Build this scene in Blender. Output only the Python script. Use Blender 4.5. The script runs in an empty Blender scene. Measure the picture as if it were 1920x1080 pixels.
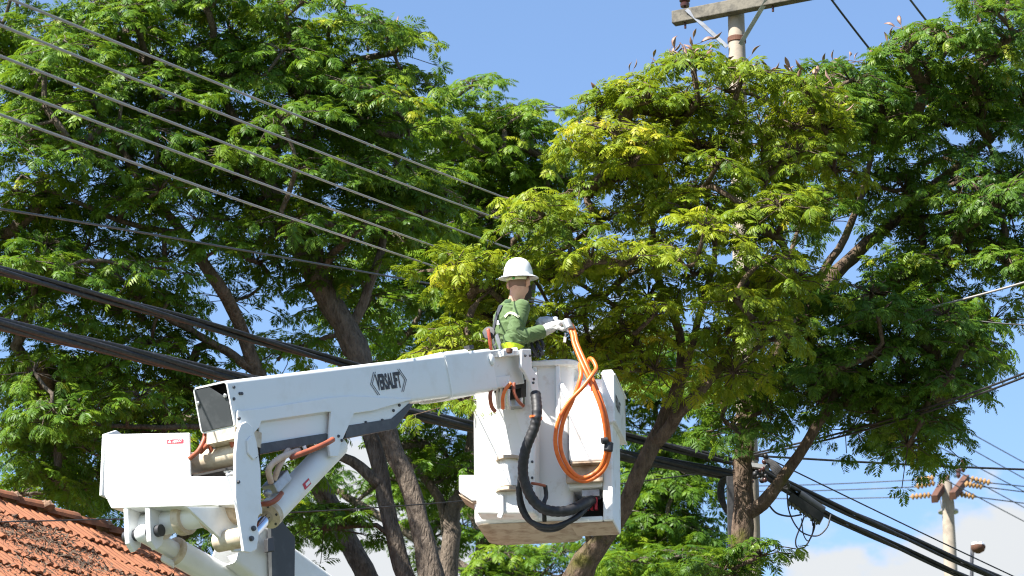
import bpy, math, random
import numpy as np

random.seed(7)
rng = np.random.default_rng(7)
scene = bpy.context.scene
COL = scene.collection
PI = math.pi
rad = math.radians

# ------------------------------------------------------------------ camera
FPX = 6000.0                      # focal length in pixels of a 1920 wide frame
PITCH = rad(19.5)
CAM = np.array([0.0, 0.0, 1.6])
cam_data = bpy.data.cameras.new('camera')
cam_data.sensor_width = 36.0
cam_data.lens = 36.0 * FPX / 1920.0
cam_data.clip_start = 0.5
cam_data.clip_end = 3000.0
cam_data.dof.use_dof = True
cam_data.dof.focus_distance = 25.2
cam_data.dof.aperture_fstop = 5.6
cam = bpy.data.objects.new('camera', cam_data)
COL.objects.link(cam)
cam.location = CAM
cam.rotation_euler = (rad(90) + PITCH, 0, 0)
scene.camera = cam

# ------------------------------------------------------------------ sky and sun
SUN_AZ = rad(229.0)               # clockwise from +Y: behind the camera, to the left
SUN_EL = rad(48.0)
SKY_STRENGTH = 0.092
world = bpy.data.worlds.new('World')
scene.world = world
world.use_nodes = True
wn = world.node_tree.nodes
wl = world.node_tree.links
wn.clear()
w_out = wn.new('ShaderNodeOutputWorld')
w_sky = wn.new('ShaderNodeTexSky')
w_sky.sky_type = 'NISHITA'
w_sky.sun_disc = False
w_sky.sun_elevation = SUN_EL
w_sky.sun_rotation = SUN_AZ
w_sky.altitude = 700
w_sky.air_density = 1.0
w_sky.dust_density = 0.35
w_sky.ozone_density = 3.0
w_bg = wn.new('ShaderNodeBackground')
w_bg.inputs['Strength'].default_value = SKY_STRENGTH
wl.new(w_sky.outputs[0], w_bg.inputs['Color'])
# fair-weather cumulus, thicker towards the horizon
w_tc = wn.new('ShaderNodeTexCoord')
w_sep = wn.new('ShaderNodeSeparateXYZ')
wl.new(w_tc.outputs['Generated'], w_sep.inputs[0])


def wmath(op, a, b=None, clamp=False):
    n = wn.new('ShaderNodeMath')
    n.operation = op
    n.use_clamp = clamp
    for k, v in enumerate((a, b)):
        if v is None:
            continue
        if isinstance(v, (int, float)):
            n.inputs[k].default_value = v
        else:
            wl.new(v, n.inputs[k])
    return n.outputs[0]


w_map = wn.new('ShaderNodeMapping')
w_map.inputs['Location'].default_value = (3.1, 0.4, 1.7)
w_map.inputs['Scale'].default_value = (1.0, 1.0, 1.7)
wl.new(w_tc.outputs['Generated'], w_map.inputs['Vector'])
w_n1 = wn.new('ShaderNodeTexNoise')
w_n1.inputs['Scale'].default_value = 9.0
w_n1.inputs['Detail'].default_value = 9.0
w_n1.inputs['Roughness'].default_value = 0.55
w_n1.inputs['Distortion'].default_value = 0.15
wl.new(w_map.outputs[0], w_n1.inputs['Vector'])
w_n2 = wn.new('ShaderNodeTexNoise')
w_n2.inputs['Scale'].default_value = 46.0
w_n2.inputs['Detail'].default_value = 6.0
wl.new(w_map.outputs[0], w_n2.inputs['Vector'])
# height of the ray: 1 at the horizon falling to 0 near 20 degrees
w_low = wmath('MULTIPLY', wmath('SUBTRACT', 0.31, w_sep.outputs['Z']), 1.9, clamp=True)


def cloud_bank(px, py, width, gain):
    """a heap of cloud in a given compass direction"""
    v = np.array([0, math.cos(PITCH), math.sin(PITCH)]) + (px - 960) / FPX * np.array([1.0, 0, 0]) \
        + (540 - py) / FPX * np.array([0, -math.sin(PITCH), math.cos(PITCH)])
    v /= np.linalg.norm(v)
    n = wn.new('ShaderNodeVectorMath')
    n.operation = 'DISTANCE'
    wl.new(w_tc.outputs['Generated'], n.inputs[0])
    n.inputs[1].default_value = tuple(v)
    t = wmath('SUBTRACT', 1.0, wmath('DIVIDE', n.outputs['Value'], width), clamp=True)
    return wmath('MULTIPLY', t, gain)


w_sum = wmath('ADD', wmath('MULTIPLY', w_n1.outputs['Fac'], 1.0), w_low)
w_sum = wmath('ADD', w_sum, wmath('MULTIPLY', wmath('SUBTRACT', w_n2.outputs['Fac'], 0.5), 0.42))
for bank in ((1700, 1110, 0.050, 0.34), (1880, 1030, 0.036, 0.22), (780, 960, 0.055, 0.42), (1150, 630, 0.022, 0.34),
             (500, 200, 0.016, 0.24), (800, 310, 0.022, 0.26), (965, 165, 0.006, 0.14)):
    w_sum = wmath('ADD', w_sum, cloud_bank(*bank))
w_ramp = wn.new('ShaderNodeValToRGB')
w_ramp.color_ramp.interpolation = 'EASE'
w_ramp.color_ramp.elements[0].position = 0.70
w_ramp.color_ramp.elements[0].color = (0, 0, 0, 1)
w_ramp.color_ramp.elements[1].position = 0.82
w_ramp.color_ramp.elements[1].color = (1, 1, 1, 1)
wl.new(w_sum, w_ramp.inputs['Fac'])
w_cl = wn.new('ShaderNodeBackground')
w_cl.inputs['Color'].default_value = (0.93, 0.965, 1.0, 1)
w_cl.inputs['Strength'].default_value = 0.32
w_mix = wn.new('ShaderNodeMixShader')
wl.new(w_ramp.outputs['Color'], w_mix.inputs['Fac'])
wl.new(w_bg.outputs[0], w_mix.inputs[1])
wl.new(w_cl.outputs[0], w_mix.inputs[2])
wl.new(w_mix.outputs[0], w_out.inputs['Surface'])

sun_data = bpy.data.lights.new('sun', 'SUN')
sun_data.energy = 5.0
sun_data.angle = rad(0.53)
sun_data.color = (1.0, 0.955, 0.88)
sun = bpy.data.objects.new('sun', sun_data)
COL.objects.link(sun)
sun_dir = np.array([math.sin(SUN_AZ) * math.cos(SUN_EL), math.cos(SUN_AZ) * math.cos(SUN_EL), math.sin(SUN_EL)])
from mathutils import Vector, Matrix
sun.rotation_euler = Vector(sun_dir).to_track_quat('Z', 'Y').to_euler()
sun.location = tuple(sun_dir * 60)

scene.view_settings.view_transform = 'Standard'
scene.view_settings.look = 'None'
scene.view_settings.gamma = 1.0
scene.view_settings.exposure = 1.46
scene.render.engine = 'CYCLES'
scene.cycles.use_denoising = True
scene.cycles.denoiser = 'OPENIMAGEDENOISE'
scene.cycles.denoising_input_passes = 'RGB_ALBEDO_NORMAL'
scene.cycles.denoising_prefilter = 'NONE'
scene.cycles.use_adaptive_sampling = False
scene.cycles.filter_width = 1.15
scene.cycles.max_bounces = 6
scene.cycles.diffuse_bounces = 3
scene.cycles.transmission_bounces = 4
scene.cycles.transparent_max_bounces = 4
scene.cycles.sample_clamp_indirect = 4.0

# ------------------------------------------------------------------ geometry helpers
_R = np.array([1.0, 0, 0])
_U = np.array([0, -math.sin(PITCH), math.cos(PITCH)])
_F = np.array([0, math.cos(PITCH), math.sin(PITCH)])


def ray(px, py):
    return _F + (px - 960) / FPX * _R + (540 - py) / FPX * _U


def P(px, py, z):
    """world point at depth z metres along the view axis"""
    return CAM + z * ray(px, py)


def PV(px, py, z):
    """world point of a pixel on the upright plane that is z metres off at the image centre"""
    r = ray(px, py)
    return CAM + r * (z * math.cos(PITCH) / r[1])


def proj(p):
    d = np.asarray(p) - CAM
    z = d @ _F
    return 960 + FPX * (d @ _R) / z, 540 - FPX * (d @ _U) / z, z


def unit(v):
    v = np.asarray(v, float)
    return v / max(np.linalg.norm(v), 1e-9)


class Frame:
    def __init__(s, o, ex, ey, ez):
        s.o, s.ex, s.ey, s.ez = np.asarray(o, float), unit(ex), unit(ey), unit(ez)

    def pt(s, x, y, z):
        return s.o + s.ex * x + s.ey * y + s.ez * z

    def hit(s, px, py, axis, val):
        """local coordinates where the sight line of a pixel meets the plane axis = val"""
        r = ray(px, py)
        n = {'x': s.ex, 'y': s.ey, 'z': s.ez}[axis]
        t = (val - (CAM - s.o) @ n) / (r @ n)
        q = CAM + t * r - s.o
        return np.array([q @ s.ex, q @ s.ey, q @ s.ez])


WORLD = Frame((0, 0, 0), (1, 0, 0), (0, 1, 0), (0, 0, 1))


class MB:
    """collects world-space faces for one mesh"""

    def __init__(s):
        s.v, s.f = [], []

    def add(s, verts, faces):
        b = len(s.v)
        s.v += [tuple(p) for p in verts]
        s.f += [tuple(b + i for i in f) for f in faces]
        return s

    def box(s, fr, a, b):
        (x0, y0, z0), (x1, y1, z1) = a, b
        x0, x1 = min(x0, x1), max(x0, x1)
        y0, y1 = min(y0, y1), max(y0, y1)
        z0, z1 = min(z0, z1), max(z0, z1)
        c = [fr.pt(x, y, z) for z in (z0, z1) for (x, y) in ((x0, y0), (x1, y0), (x1, y1), (x0, y1))]
        return s.add(c, [(3, 2, 1, 0), (4, 5, 6, 7), (0, 1, 5, 4), (1, 2, 6, 5), (2, 3, 7, 6), (3, 0, 4, 7)])

    def prism(s, fr, poly, axis, v0, v1):
        """poly: points in the two remaining axes, extruded along axis from v0 to v1"""
        def mk(p, v):
            a, b = p
            return fr.pt(v, a, b) if axis == 'x' else fr.pt(a, v, b) if axis == 'y' else fr.pt(a, b, v)
        n = len(poly)
        v = [mk(p, v0) for p in poly] + [mk(p, v1) for p in poly]
        fs = [tuple(range(n - 1, -1, -1)), tuple(range(n, 2 * n))]
        for i in range(n):
            j = (i + 1) % n
            fs.append((i, j, n + j, n + i))
        return s.add(v, fs)

    def tube(s, pts, r, sides=8, cap=True, flat=None):
        pts = np.asarray(pts, float)
        n = len(pts)
        r = np.full(n, r, float) if np.isscalar(r) else np.asarray(r, float)
        tan = np.zeros_like(pts)
        tan[1:-1] = pts[2:] - pts[:-2]
        tan[0], tan[-1] = pts[1] - pts[0], pts[-1] - pts[-2]
        tan /= np.maximum(np.linalg.norm(tan, axis=1, keepdims=True), 1e-9)
        ref = np.array([0, 0, 1.0]) if abs(tan[0][2]) < 0.9 else np.array([1.0, 0, 0])
        u = unit(np.cross(tan[0], ref))
        vs = []
        for i in range(n):
            u = unit(u - tan[i] * (u @ tan[i]))
            w = np.cross(tan[i], u)
            for k in range(sides):
                a = 2 * PI * k / sides
                vs.append(pts[i] + r[i] * (math.cos(a) * u + math.sin(a) * w))
        fs = []
        for i in range(n - 1):
            for k in range(sides):
                a, b = i * sides + k, i * sides + (k + 1) % sides
                fs.append((a, b, b + sides, a + sides))
        if cap:
            fs.append(tuple(range(sides - 1, -1, -1)))
            fs.append(tuple((n - 1) * sides + k for k in range(sides)))
        return s.add(vs, fs)

    def cyl(s, a, b, r, sides=20):
        return s.tube([a, b], r, sides)

    def lathe(s, o, axis, prof, sides=24, close=True):
        """prof: list of (radius, height along axis)"""
        axis = unit(axis)
        ref = np.array([0, 0, 1.0]) if abs(axis[2]) < 0.9 else np.array([1.0, 0, 0])
        u = unit(np.cross(ref, axis))
        w = np.cross(axis, u)
        vs, fs = [], []
        for (r, h) in prof:
            for k in range(sides):
                a = 2 * PI * k / sides
                vs.append(np.asarray(o) + axis * h + r * (math.cos(a) * u + math.sin(a) * w))
        for i in range(len(prof) - 1):
            for k in range(sides):
                a, b = i * sides + k, i * sides + (k + 1) % sides
                fs.append((a, b, b + sides, a + sides))
        if close:
            fs.append(tuple(range(sides - 1, -1, -1)))
            fs.append(tuple((len(prof) - 1) * sides + k for k in range(sides)))
        return s.add(vs, fs)

    def sphere(s, c, r, axes=None, seg=16, rings=10):
        rx, ry, rz = (r, r, r) if np.isscalar(r) else r
        ax = axes or (np.array([1.0, 0, 0]), np.array([0, 1.0, 0]), np.array([0, 0, 1.0]))
        vs, fs = [], []
        for i in range(rings + 1):
            t = PI * i / rings
            for k in range(seg):
                a = 2 * PI * k / seg
                vs.append(np.asarray(c) + ax[0] * rx * math.sin(t) * math.cos(a) + ax[1] * ry * math.sin(t) * math.sin(a)
                          + ax[2] * rz * math.cos(t))
        for i in range(rings):
            for k in range(seg):
                a, b = i * seg + k, i * seg + (k + 1) % seg
                fs.append((a + seg, b + seg, b, a))
        return s.add(vs, fs)

    def build(s, name, mat, parent=None, origin=None, smooth=False, bevel=0.0, kind=None, label=None, auto=None):
        root = parent
        while root is not None and root.parent is not None:
            root = root.parent
        if origin is None:
            origin = np.array(root.location) if root is not None else (np.mean(np.array(s.v), 0))
        origin = np.asarray(origin, float)
        me = bpy.data.meshes.new(name)
        me.from_pydata([tuple(np.asarray(p) - origin) for p in s.v], [], s.f)
        me.validate()
        o = bpy.data.objects.new(name, me)
        COL.objects.link(o)
        if mat is not None:
            me.materials.append(mat)
        if parent is not None:
            o.parent = parent
        else:
            o.location = origin
        if smooth:
            me.polygons.foreach_set('use_smooth', [True] * len(me.polygons))
        if auto:
            me.polygons.foreach_set('use_smooth', [True] * len(me.polygons))
            me.set_sharp_from_angle(angle=rad(auto))
        if bevel:
            m = o.modifiers.new('bevel', 'BEVEL')
            m.width = bevel
            m.segments = 2
            m.limit_method = 'ANGLE'
            m.angle_limit = rad(35)
            m.harden_normals = False
        if kind:
            o['kind'] = kind
        if label:
            o['label'] = label
        return o


def tag(o, label, cat, group=None, kind=None):
    o['label'] = label
    o['category'] = cat
    if group:
        o['group'] = group
    if kind:
        o['kind'] = kind
    return o


def empty(name, loc, label, cat, group=None):
    o = bpy.data.objects.new(name, None)
    COL.objects.link(o)
    o.location = tuple(loc)
    o.empty_display_size = 0.2
    return tag(o, label, cat, group)


def spline(pts, n):
    """Catmull-Rom through rows of pts, n samples in all"""
    p = np.asarray(pts, float)
    if len(p) < 3:
        t = np.linspace(0, 1, n)[:, None]
        return p[0] * (1 - t) + p[-1] * t
    q = np.vstack([2 * p[0] - p[1], p, 2 * p[-1] - p[-2]])
    out = []
    for u in np.linspace(0, len(p) - 1, n):
        i = min(int(u), len(p) - 2)
        t = u - i
        a, b, c, d = q[i], q[i + 1], q[i + 2], q[i + 3]
        out.append(0.5 * ((2 * b) + (-a + c) * t + (2 * a - 5 * b + 4 * c - d) * t * t + (-a + 3 * b - 3 * c + d) * t ** 3))
    return np.array(out)


# ------------------------------------------------------------------ materials
def mat_base(name):
    m = bpy.data.materials.new(name)
    m.use_nodes = True
    nt = m.node_tree
    b = nt.nodes.get('Principled BSDF')
    return m, nt, b


def pmat(name, col, rough=0.5, metal=0.0, col2=None, scale=6.0, lo=0.45, hi=0.65, bump=0.0, bscale=40.0, stretch=None,
         spec=None, detail=6.0, coords='Object'):
    m, nt, b = mat_base(name)
    N, L = nt.nodes, nt.links
    b.inputs['Base Color'].default_value = (*col, 1)
    b.inputs['Roughness'].default_value = rough
    b.inputs['Metallic'].default_value = metal
    if spec is not None:
        b.inputs['Specular IOR Level'].default_value = spec
    tc = N.new('ShaderNodeTexCoord')
    mp = N.new('ShaderNodeMapping')
    L.new(tc.outputs[coords], mp.inputs['Vector'])
    if stretch:
        mp.inputs['Scale'].default_value = stretch
    if col2 is not None:
        n = N.new('ShaderNodeTexNoise')
        n.inputs['Scale'].default_value = scale
        n.inputs['Detail'].default_value = detail
        n.inputs['Roughness'].default_value = 0.62
        L.new(mp.outputs[0], n.inputs['Vector'])
        r = N.new('ShaderNodeValToRGB')
        r.color_ramp.elements[0].position = lo
        r.color_ramp.elements[1].position = hi
        r.color_ramp.elements[0].color = (*col, 1)
        r.color_ramp.elements[1].color = (*col2, 1)
        L.new(n.outputs['Fac'], r.inputs['Fac'])
        L.new(r.outputs['Color'], b.inputs['Base Color'])
    if bump:
        n2 = N.new('ShaderNodeTexNoise')
        n2.inputs['Scale'].default_value = bscale
        n2.inputs['Detail'].default_value = 5
        L.new(mp.outputs[0], n2.inputs['Vector'])
        bp = N.new('ShaderNodeBump')
        bp.inputs['Strength'].default_value = bump
        bp.inputs['Distance'].default_value = 0.01
        L.new(n2.outputs['Fac'], bp.inputs['Height'])
        L.new(bp.outputs[0], b.inputs['Normal'])
    return m


def bark_mat(name, dark, light, moss=None):
    m, nt, b = mat_base(name)
    N, L = nt.nodes, nt.links
    tc = N.new('ShaderNodeTexCoord')
    mp = N.new('ShaderNodeMapping')
    mp.inputs['Scale'].default_value = (1, 1, 0.35)
    L.new(tc.outputs['Object'], mp.inputs['Vector'])
    n = N.new('ShaderNodeTexNoise')
    n.inputs['Scale'].default_value = 22
    n.inputs['Detail'].default_value = 8
    n.inputs['Roughness'].default_value = 0.7
    L.new(mp.outputs[0], n.inputs['Vector'])
    v = N.new('ShaderNodeTexVoronoi')
    v.feature = 'DISTANCE_TO_EDGE'
    v.inputs['Scale'].default_value = 30
    L.new(mp.outputs[0], v.inputs['Vector'])
    r = N.new('ShaderNodeValToRGB')
    r.color_ramp.elements[0].position = 0.3
    r.color_ramp.elements[1].position = 0.7
    r.color_ramp.elements[0].color = (*dark, 1)
    r.color_ramp.elements[1].color = (*light, 1)
    L.new(n.outputs['Fac'], r.inputs['Fac'])
    out = r.outputs['Color']
    if moss:
        n3 = N.new('ShaderNodeTexNoise')
        n3.inputs['Scale'].default_value = 3.0
        n3.inputs['Detail'].default_value = 7
        L.new(tc.outputs['Object'], n3.inputs['Vector'])
        r3 = N.new('ShaderNodeValToRGB')
        r3.color_ramp.elements[0].position = 0.56
        r3.color_ramp.elements[1].position = 0.68
        L.new(n3.outputs['Fac'], r3.inputs['Fac'])
        mx = N.new('ShaderNodeMixRGB')
        mx.inputs['Color2'].default_value = (*moss, 1)
        L.new(r3.outputs['Color'], mx.inputs['Fac'])
        L.new(out, mx.inputs['Color1'])
        out = mx.outputs['Color']
    L.new(out, b.inputs['Base Color'])
    b.inputs['Roughness'].default_value = 0.9
    b.inputs['Specular IOR Level'].default_value = 0.2
    mul = N.new('ShaderNodeMath')
    mul.operation = 'MULTIPLY_ADD'
    mul.inputs[1].default_value = 0.8
    L.new(v.outputs['Distance'], mul.inputs[0])
    L.new(n.outputs['Fac'], mul.inputs[2])
    bp = N.new('ShaderNodeBump')
    bp.inputs['Strength'].default_value = 1.0
    bp.inputs['Distance'].default_value = 0.035
    L.new(mul.outputs[0], bp.inputs['Height'])
    L.new(bp.outputs[0], b.inputs['Normal'])
    return m


def leaf_mat(name, stops, trans=0.35, tcol=(0.30, 0.42, 0.03)):
    """stops: list of (position, colour) read along the per-leaf attribute 'tint'"""
    m, nt, b = mat_base(name)
    N, L = nt.nodes, nt.links
    at = N.new('ShaderNodeAttribute')
    at.attribute_name = 'tint'
    r = N.new('ShaderNodeValToRGB')
    while len(r.color_ramp.elements) < len(stops):
        r.color_ramp.elements.new(0.5)
    for e, (p, c) in zip(r.color_ramp.elements, stops):
        e.position = p
        e.color = (*c, 1)
    L.new(at.outputs['Fac'], r.inputs['Fac'])
    L.new(r.outputs['Color'], b.inputs['Base Color'])
    b.inputs['Roughness'].default_value = 0.45
    b.inputs['Specular IOR Level'].default_value = 0.25
    t = N.new('ShaderNodeBsdfTranslucent')
    mc = N.new('ShaderNodeMixRGB')
    mc.blend_type = 'MIX'
    mc.inputs['Fac'].default_value = 0.45
    mc.inputs['Color2'].default_value = (*tcol, 1)
    L.new(r.outputs['Color'], mc.inputs['Color1'])
    L.new(mc.outputs['Color'], t.inputs['Color'])
    mx = N.new('ShaderNodeMixShader')
    mx.inputs['Fac'].default_value = trans
    L.new(b.outputs[0], mx.inputs[1])
    L.new(t.outputs[0], mx.inputs[2])
    L.new(mx.outputs[0], N['Material Output'].inputs['Surface'])
    return m


M = {}
M['asphalt'] = pmat('asphalt', (0.05, 0.05, 0.052), 0.9, col2=(0.07, 0.068, 0.065), scale=3, bump=0.3, bscale=120)
M['grass'] = pmat('grass', (0.06, 0.09, 0.025), 0.95, col2=(0.11, 0.10, 0.05), scale=1.5, bump=0.4, bscale=30)
M['wall'] = pmat('wall_plaster', (0.55, 0.50, 0.42), 0.9, col2=(0.45, 0.40, 0.33), scale=2, bump=0.15)
M['paint'] = pmat('white_paint', (0.79, 0.80, 0.79), 0.35, col2=(0.70, 0.69, 0.65), scale=5, lo=0.52, hi=0.85, bump=0.02)
M['paint_worn'] = pmat('worn_white_paint', (0.74, 0.74, 0.72), 0.5, col2=(0.42, 0.36, 0.28), scale=9, lo=0.58, hi=0.80, bump=0.05)
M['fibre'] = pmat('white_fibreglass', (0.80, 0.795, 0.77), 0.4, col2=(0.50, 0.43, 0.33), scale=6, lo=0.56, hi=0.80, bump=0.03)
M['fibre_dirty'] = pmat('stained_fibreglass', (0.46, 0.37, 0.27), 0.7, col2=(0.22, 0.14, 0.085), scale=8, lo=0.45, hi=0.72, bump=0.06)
M['darkgrey'] = pmat('dark_grey_steel', (0.045, 0.05, 0.055), 0.5, col2=(0.075, 0.08, 0.085), scale=7, bump=0.04)
M['black'] = pmat('black_rubber', (0.014, 0.014, 0.016), 0.55, col2=(0.03, 0.03, 0.032), scale=25, bump=0.1)
M['cavity'] = pmat('recess_shade_black', (0.02, 0.018, 0.016), 0.8)  # near-black colour that paints in the shade inside recesses
M['orange'] = pmat('orange_cable', (0.80, 0.17, 0.03), 0.42, col2=(0.60, 0.11, 0.025), scale=14, bump=0.03)
M['redhose'] = pmat('red_brown_hose', (0.36, 0.095, 0.045), 0.5, col2=(0.24, 0.065, 0.035), scale=14)
M['creamhose'] = pmat('cream_hose', (0.62, 0.48, 0.38), 0.5, col2=(0.5, 0.34, 0.26), scale=9)
M['chrome'] = pmat('chrome_rod', (0.75, 0.77, 0.8), 0.1, 1.0)
M['steel'] = pmat('galvanised_steel', (0.45, 0.46, 0.47), 0.45, 0.7, col2=(0.33, 0.33, 0.33), scale=12)
M['bolt'] = pmat('dark_bolt', (0.08, 0.08, 0.085), 0.45, 0.6)
M['rust'] = pmat('rusty_steel', (0.12, 0.05, 0.028), 0.85, col2=(0.065, 0.032, 0.02), scale=16, bump=0.2)
M['cream'] = pmat('cream_flange', (0.62, 0.53, 0.40), 0.5, col2=(0.45, 0.35, 0.24), scale=12)
M['tan'] = pmat('tan_porcelain', (0.36, 0.21, 0.085), 0.35)
M['red'] = pmat('red_label', (0.55, 0.03, 0.05), 0.5)
M['white'] = pmat('white_label', (0.8, 0.8, 0.8), 0.5)
M['decal'] = pmat('dark_decal', (0.02, 0.022, 0.025), 0.5)
M['tile'] = pmat('clay_tile', (0.35, 0.122, 0.05), 0.85, col2=(0.12, 0.052, 0.03), scale=3.2, lo=0.35, hi=0.72, bump=0.25, bscale=60)
M['tile_old'] = pmat('lichened_clay', (0.24, 0.14, 0.085), 0.9, col2=(0.13, 0.085, 0.055), scale=11, lo=0.4, hi=0.7, bump=0.3, bscale=60)
M['litter'] = pmat('dry_litter', (0.075, 0.048, 0.032), 0.9, col2=(0.17, 0.12, 0.08), scale=9, lo=0.4, hi=0.7)
M['wood'] = pmat('grey_timber', (0.16, 0.145, 0.115), 0.9, col2=(0.07, 0.065, 0.055), scale=10, stretch=(1, 1, 1), bump=0.35, bscale=50)
M['concrete'] = pmat('pole_concrete', (0.36, 0.305, 0.24), 0.85, col2=(0.26, 0.22, 0.175), scale=7, bump=0.15)
M['porcelain'] = pmat('brown_porcelain', (0.06, 0.025, 0.022), 0.2)
M['wire'] = pmat('grey_wire', (0.30, 0.28, 0.26), 0.5, 0.3)
M['blackwire'] = pmat('black_cable', (0.018, 0.018, 0.02), 0.5, col2=(0.04, 0.04, 0.042), scale=30)
M['bark_near'] = bark_mat('bark_brown', (0.055, 0.036, 0.026), (0.20, 0.145, 0.105), moss=(0.09, 0.085, 0.02))
M['bark_grey'] = bark_mat('bark_grey', (0.05, 0.04, 0.032), (0.23, 0.185, 0.145))
M['pod'] = pmat('seed_pod', (0.17, 0.085, 0.055), 0.55, col2=(0.34, 0.22, 0.17), scale=6, lo=0.4, hi=0.7)
M['leaf_near'] = leaf_mat('leaves_yellow_green', [(0.0, (0.058, 0.120, 0.011)), (0.45, (0.154, 0.233, 0.015)),
                                                  (0.8, (0.294, 0.334, 0.018)), (1.0, (0.486, 0.391, 0.020))], 0.36, (0.42, 0.50, 0.02))
M['leaf_mid'] = leaf_mat('leaves_mid_green', [(0.0, (0.028, 0.078, 0.013)), (0.5, (0.083, 0.170, 0.018)),
                                              (0.85, (0.179, 0.265, 0.020)), (1.0, (0.307, 0.315, 0.022))], 0.33, (0.28, 0.45, 0.02))
M['leaf_far'] = leaf_mat('leaves_deep_green', [(0.0, (0.032, 0.088, 0.011)), (0.5, (0.090, 0.183, 0.015)),
                                               (0.85, (0.192, 0.284, 0.018)), (1.0, (0.333, 0.353, 0.022))], 0.35, (0.30, 0.46, 0.02))
# ------------------------------------------------------------------ ground and street
g = MB()
g.add([(-600, -300, 0), (600, -300, 0), (600, 1200, 0), (-600, 1200, 0)], [(0, 1, 2, 3)])
gd = g.build('ground', M['grass'], origin=(0, 0, 0), kind='structure')
gd['label'] = 'dry grassy ground below the trees'
STREET = unit((math.sin(rad(35.6)), math.cos(rad(35.6)), 0))
SIDE = np.array([STREET[1], -STREET[0], 0])
r_ = MB()
o_ = np.array([1.2, 14, 0.004])
r_.add([o_ + STREET * a + SIDE * b for a, b in ((-120, -5.2), (200, -5.2), (200, 5.2), (-120, 5.2))], [(3, 2, 1, 0)])
rd = r_.build('road', M['asphalt'], origin=(0, 0, 0), kind='structure')
rd['label'] = 'asphalt street under the truck'

# ------------------------------------------------------------------ house with clay tile roof
RIDGE_P = P(0, 921, 30.0)
RIDGE_D = STREET
DOWN_H = SIDE                                # horizontally down the visible slope
BETA = rad(38)
SLOPE = DOWN_H * math.cos(BETA) - np.array([0, 0, 1]) * math.sin(BETA)
RNORM = np.cross(RIDGE_D, SLOPE)
if RNORM[2] < 0:
    RNORM = -RNORM
house_o = np.array([RIDGE_P[0] + RIDGE_D[0] * 2, RIDGE_P[1] + RIDGE_D[1] * 2, 0])
house = empty('house', house_o, 'house with an orange clay tile roof behind the lift', 'house')
RF = Frame(RIDGE_P, RIDGE_D, SLOPE, RNORM)   # x along ridge, y down slope, z out of the roof
R0, R1, SL = -5.0, 4.35, 5.6
rh = RIDGE_P[2]
roof = MB()
back = -DOWN_H * math.cos(BETA) - np.array([0, 0, 1]) * math.sin(BETA)
pts = []
for s_ in (R0, R1):
    a = RIDGE_P + RIDGE_D * s_
    pts += [a - np.array([0, 0, 0.10]), a + SLOPE * SL - np.array([0, 0, 0.10]), a + SLOPE * SL - np.array([0, 0, 0.2]),
            a - np.array([0, 0, 0.22]), a + back * SL - np.array([0, 0, 0.2]), a + back * SL - np.array([0, 0, 0.10])]
fs = [(0, 1, 2, 3, 4, 5)[::-1], (6, 7, 8, 9, 10, 11)]
for i in range(6):
    j = (i + 1) % 6
    fs.append((i, j, 6 + j, 6 + i))
roof.add(pts, fs)
roof_o = roof.build('roof', M['tile_old'], house, label='clay tile roof with weathered orange tiles')
wl_ = MB()
wb = SL * math.cos(BETA) - 0.45
eave = rh - SL * math.sin(BETA)
HF = Frame((RIDGE_P[0], RIDGE_P[1], 0), RIDGE_D, DOWN_H, (0, 0, 1))
for s0, s1 in ((R0 + 0.35, R0 + 0.55), (R1 - 0.55, R1 - 0.35)):
    wl_.prism(HF, [(-wb, 0), (wb, 0), (wb, eave + 0.1), (0, rh - 0.35), (-wb, eave + 0.1)], 'x', s0, s1)
for b0, b1 in ((-wb, -wb + 0.2), (wb - 0.2, wb)):
    wl_.box(HF, (R0 + 0.55, b0, 0), (R1 - 0.55, b1, eave + 0.1))
wl_.build('wall', M['wall'], house)
# one clay tile: two rolls across its width, thick lower lip
TW, TL, TE = 0.205, 0.42, 0.36
prof = [(-TW / 2, 0.004), (-TW * .38, 0.030), (-TW * .22, 0.030), (-TW * .1, 0.004), (0.0, 0.004), (TW * .12, 0.030), (TW * .28, 0.030), (TW * .42, 0.004), (TW / 2, 0.002)]
tv, tf = [], []
for yy, zz in ((0.0, 0.0), (TL, 0.032)):
    tv += [(x, yy, z + zz) for x, z in prof]
tv += [(x, TL, z + 0.032 - 0.022) for x, z in prof]
k_ = len(prof)
for i in range(k_ - 1):
    tf.append((i, i + 1, k_ + i + 1, k_ + i))
    tf.append((k_ + i, k_ + i + 1, 2 * k_ + i + 1, 2 * k_ + i))
tile_me = bpy.data.meshes.new('tile')
tile_me.from_pydata(tv, [], [f[::-1] for f in tf])
tile_me.materials.append(M['tile'])
rotm = Matrix(((RF.ex[0], RF.ey[0], RF.ez[0]), (RF.ex[1], RF.ey[1], RF.ez[1]), (RF.ex[2], RF.ey[2], RF.ez[2])))
if rotm.determinant() < 0:
    RF.ex = -RF.ex
    rotm = Matrix(((RF.ex[0], RF.ey[0], RF.ez[0]), (RF.ex[1], RF.ey[1], RF.ez[1]), (RF.ex[2], RF.ey[2], RF.ez[2])))
XS = 1 if RF.ex @ RIDGE_D > 0 else -1
tile_me.polygons.foreach_set('use_smooth', [False] * len(tile_me.polygons))
tiles = []
trng = np.random.default_rng(3)
for row in range(int(SL / TE)):
    for c in range(int((R1 - R0) / TW) - 1):
        s_ = R0 + 0.15 + c * TW + trng.normal(0, 0.004)
        loc = RIDGE_P + RIDGE_D * s_ + SLOPE * (0.06 + row * TE + trng.normal(0, 0.007)) - np.array([0, 0, 0.10]) + RNORM * (0.012 + trng.normal(0, 0.003))
        px, py, z = proj(loc + SLOPE * TL)
        vis = -25 < px < 560 and py < 1100
        tiles.append((0 if vis else 1, -1 / z, loc, trng.normal(0, 0.016), trng.normal(0, 0.012)))
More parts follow.
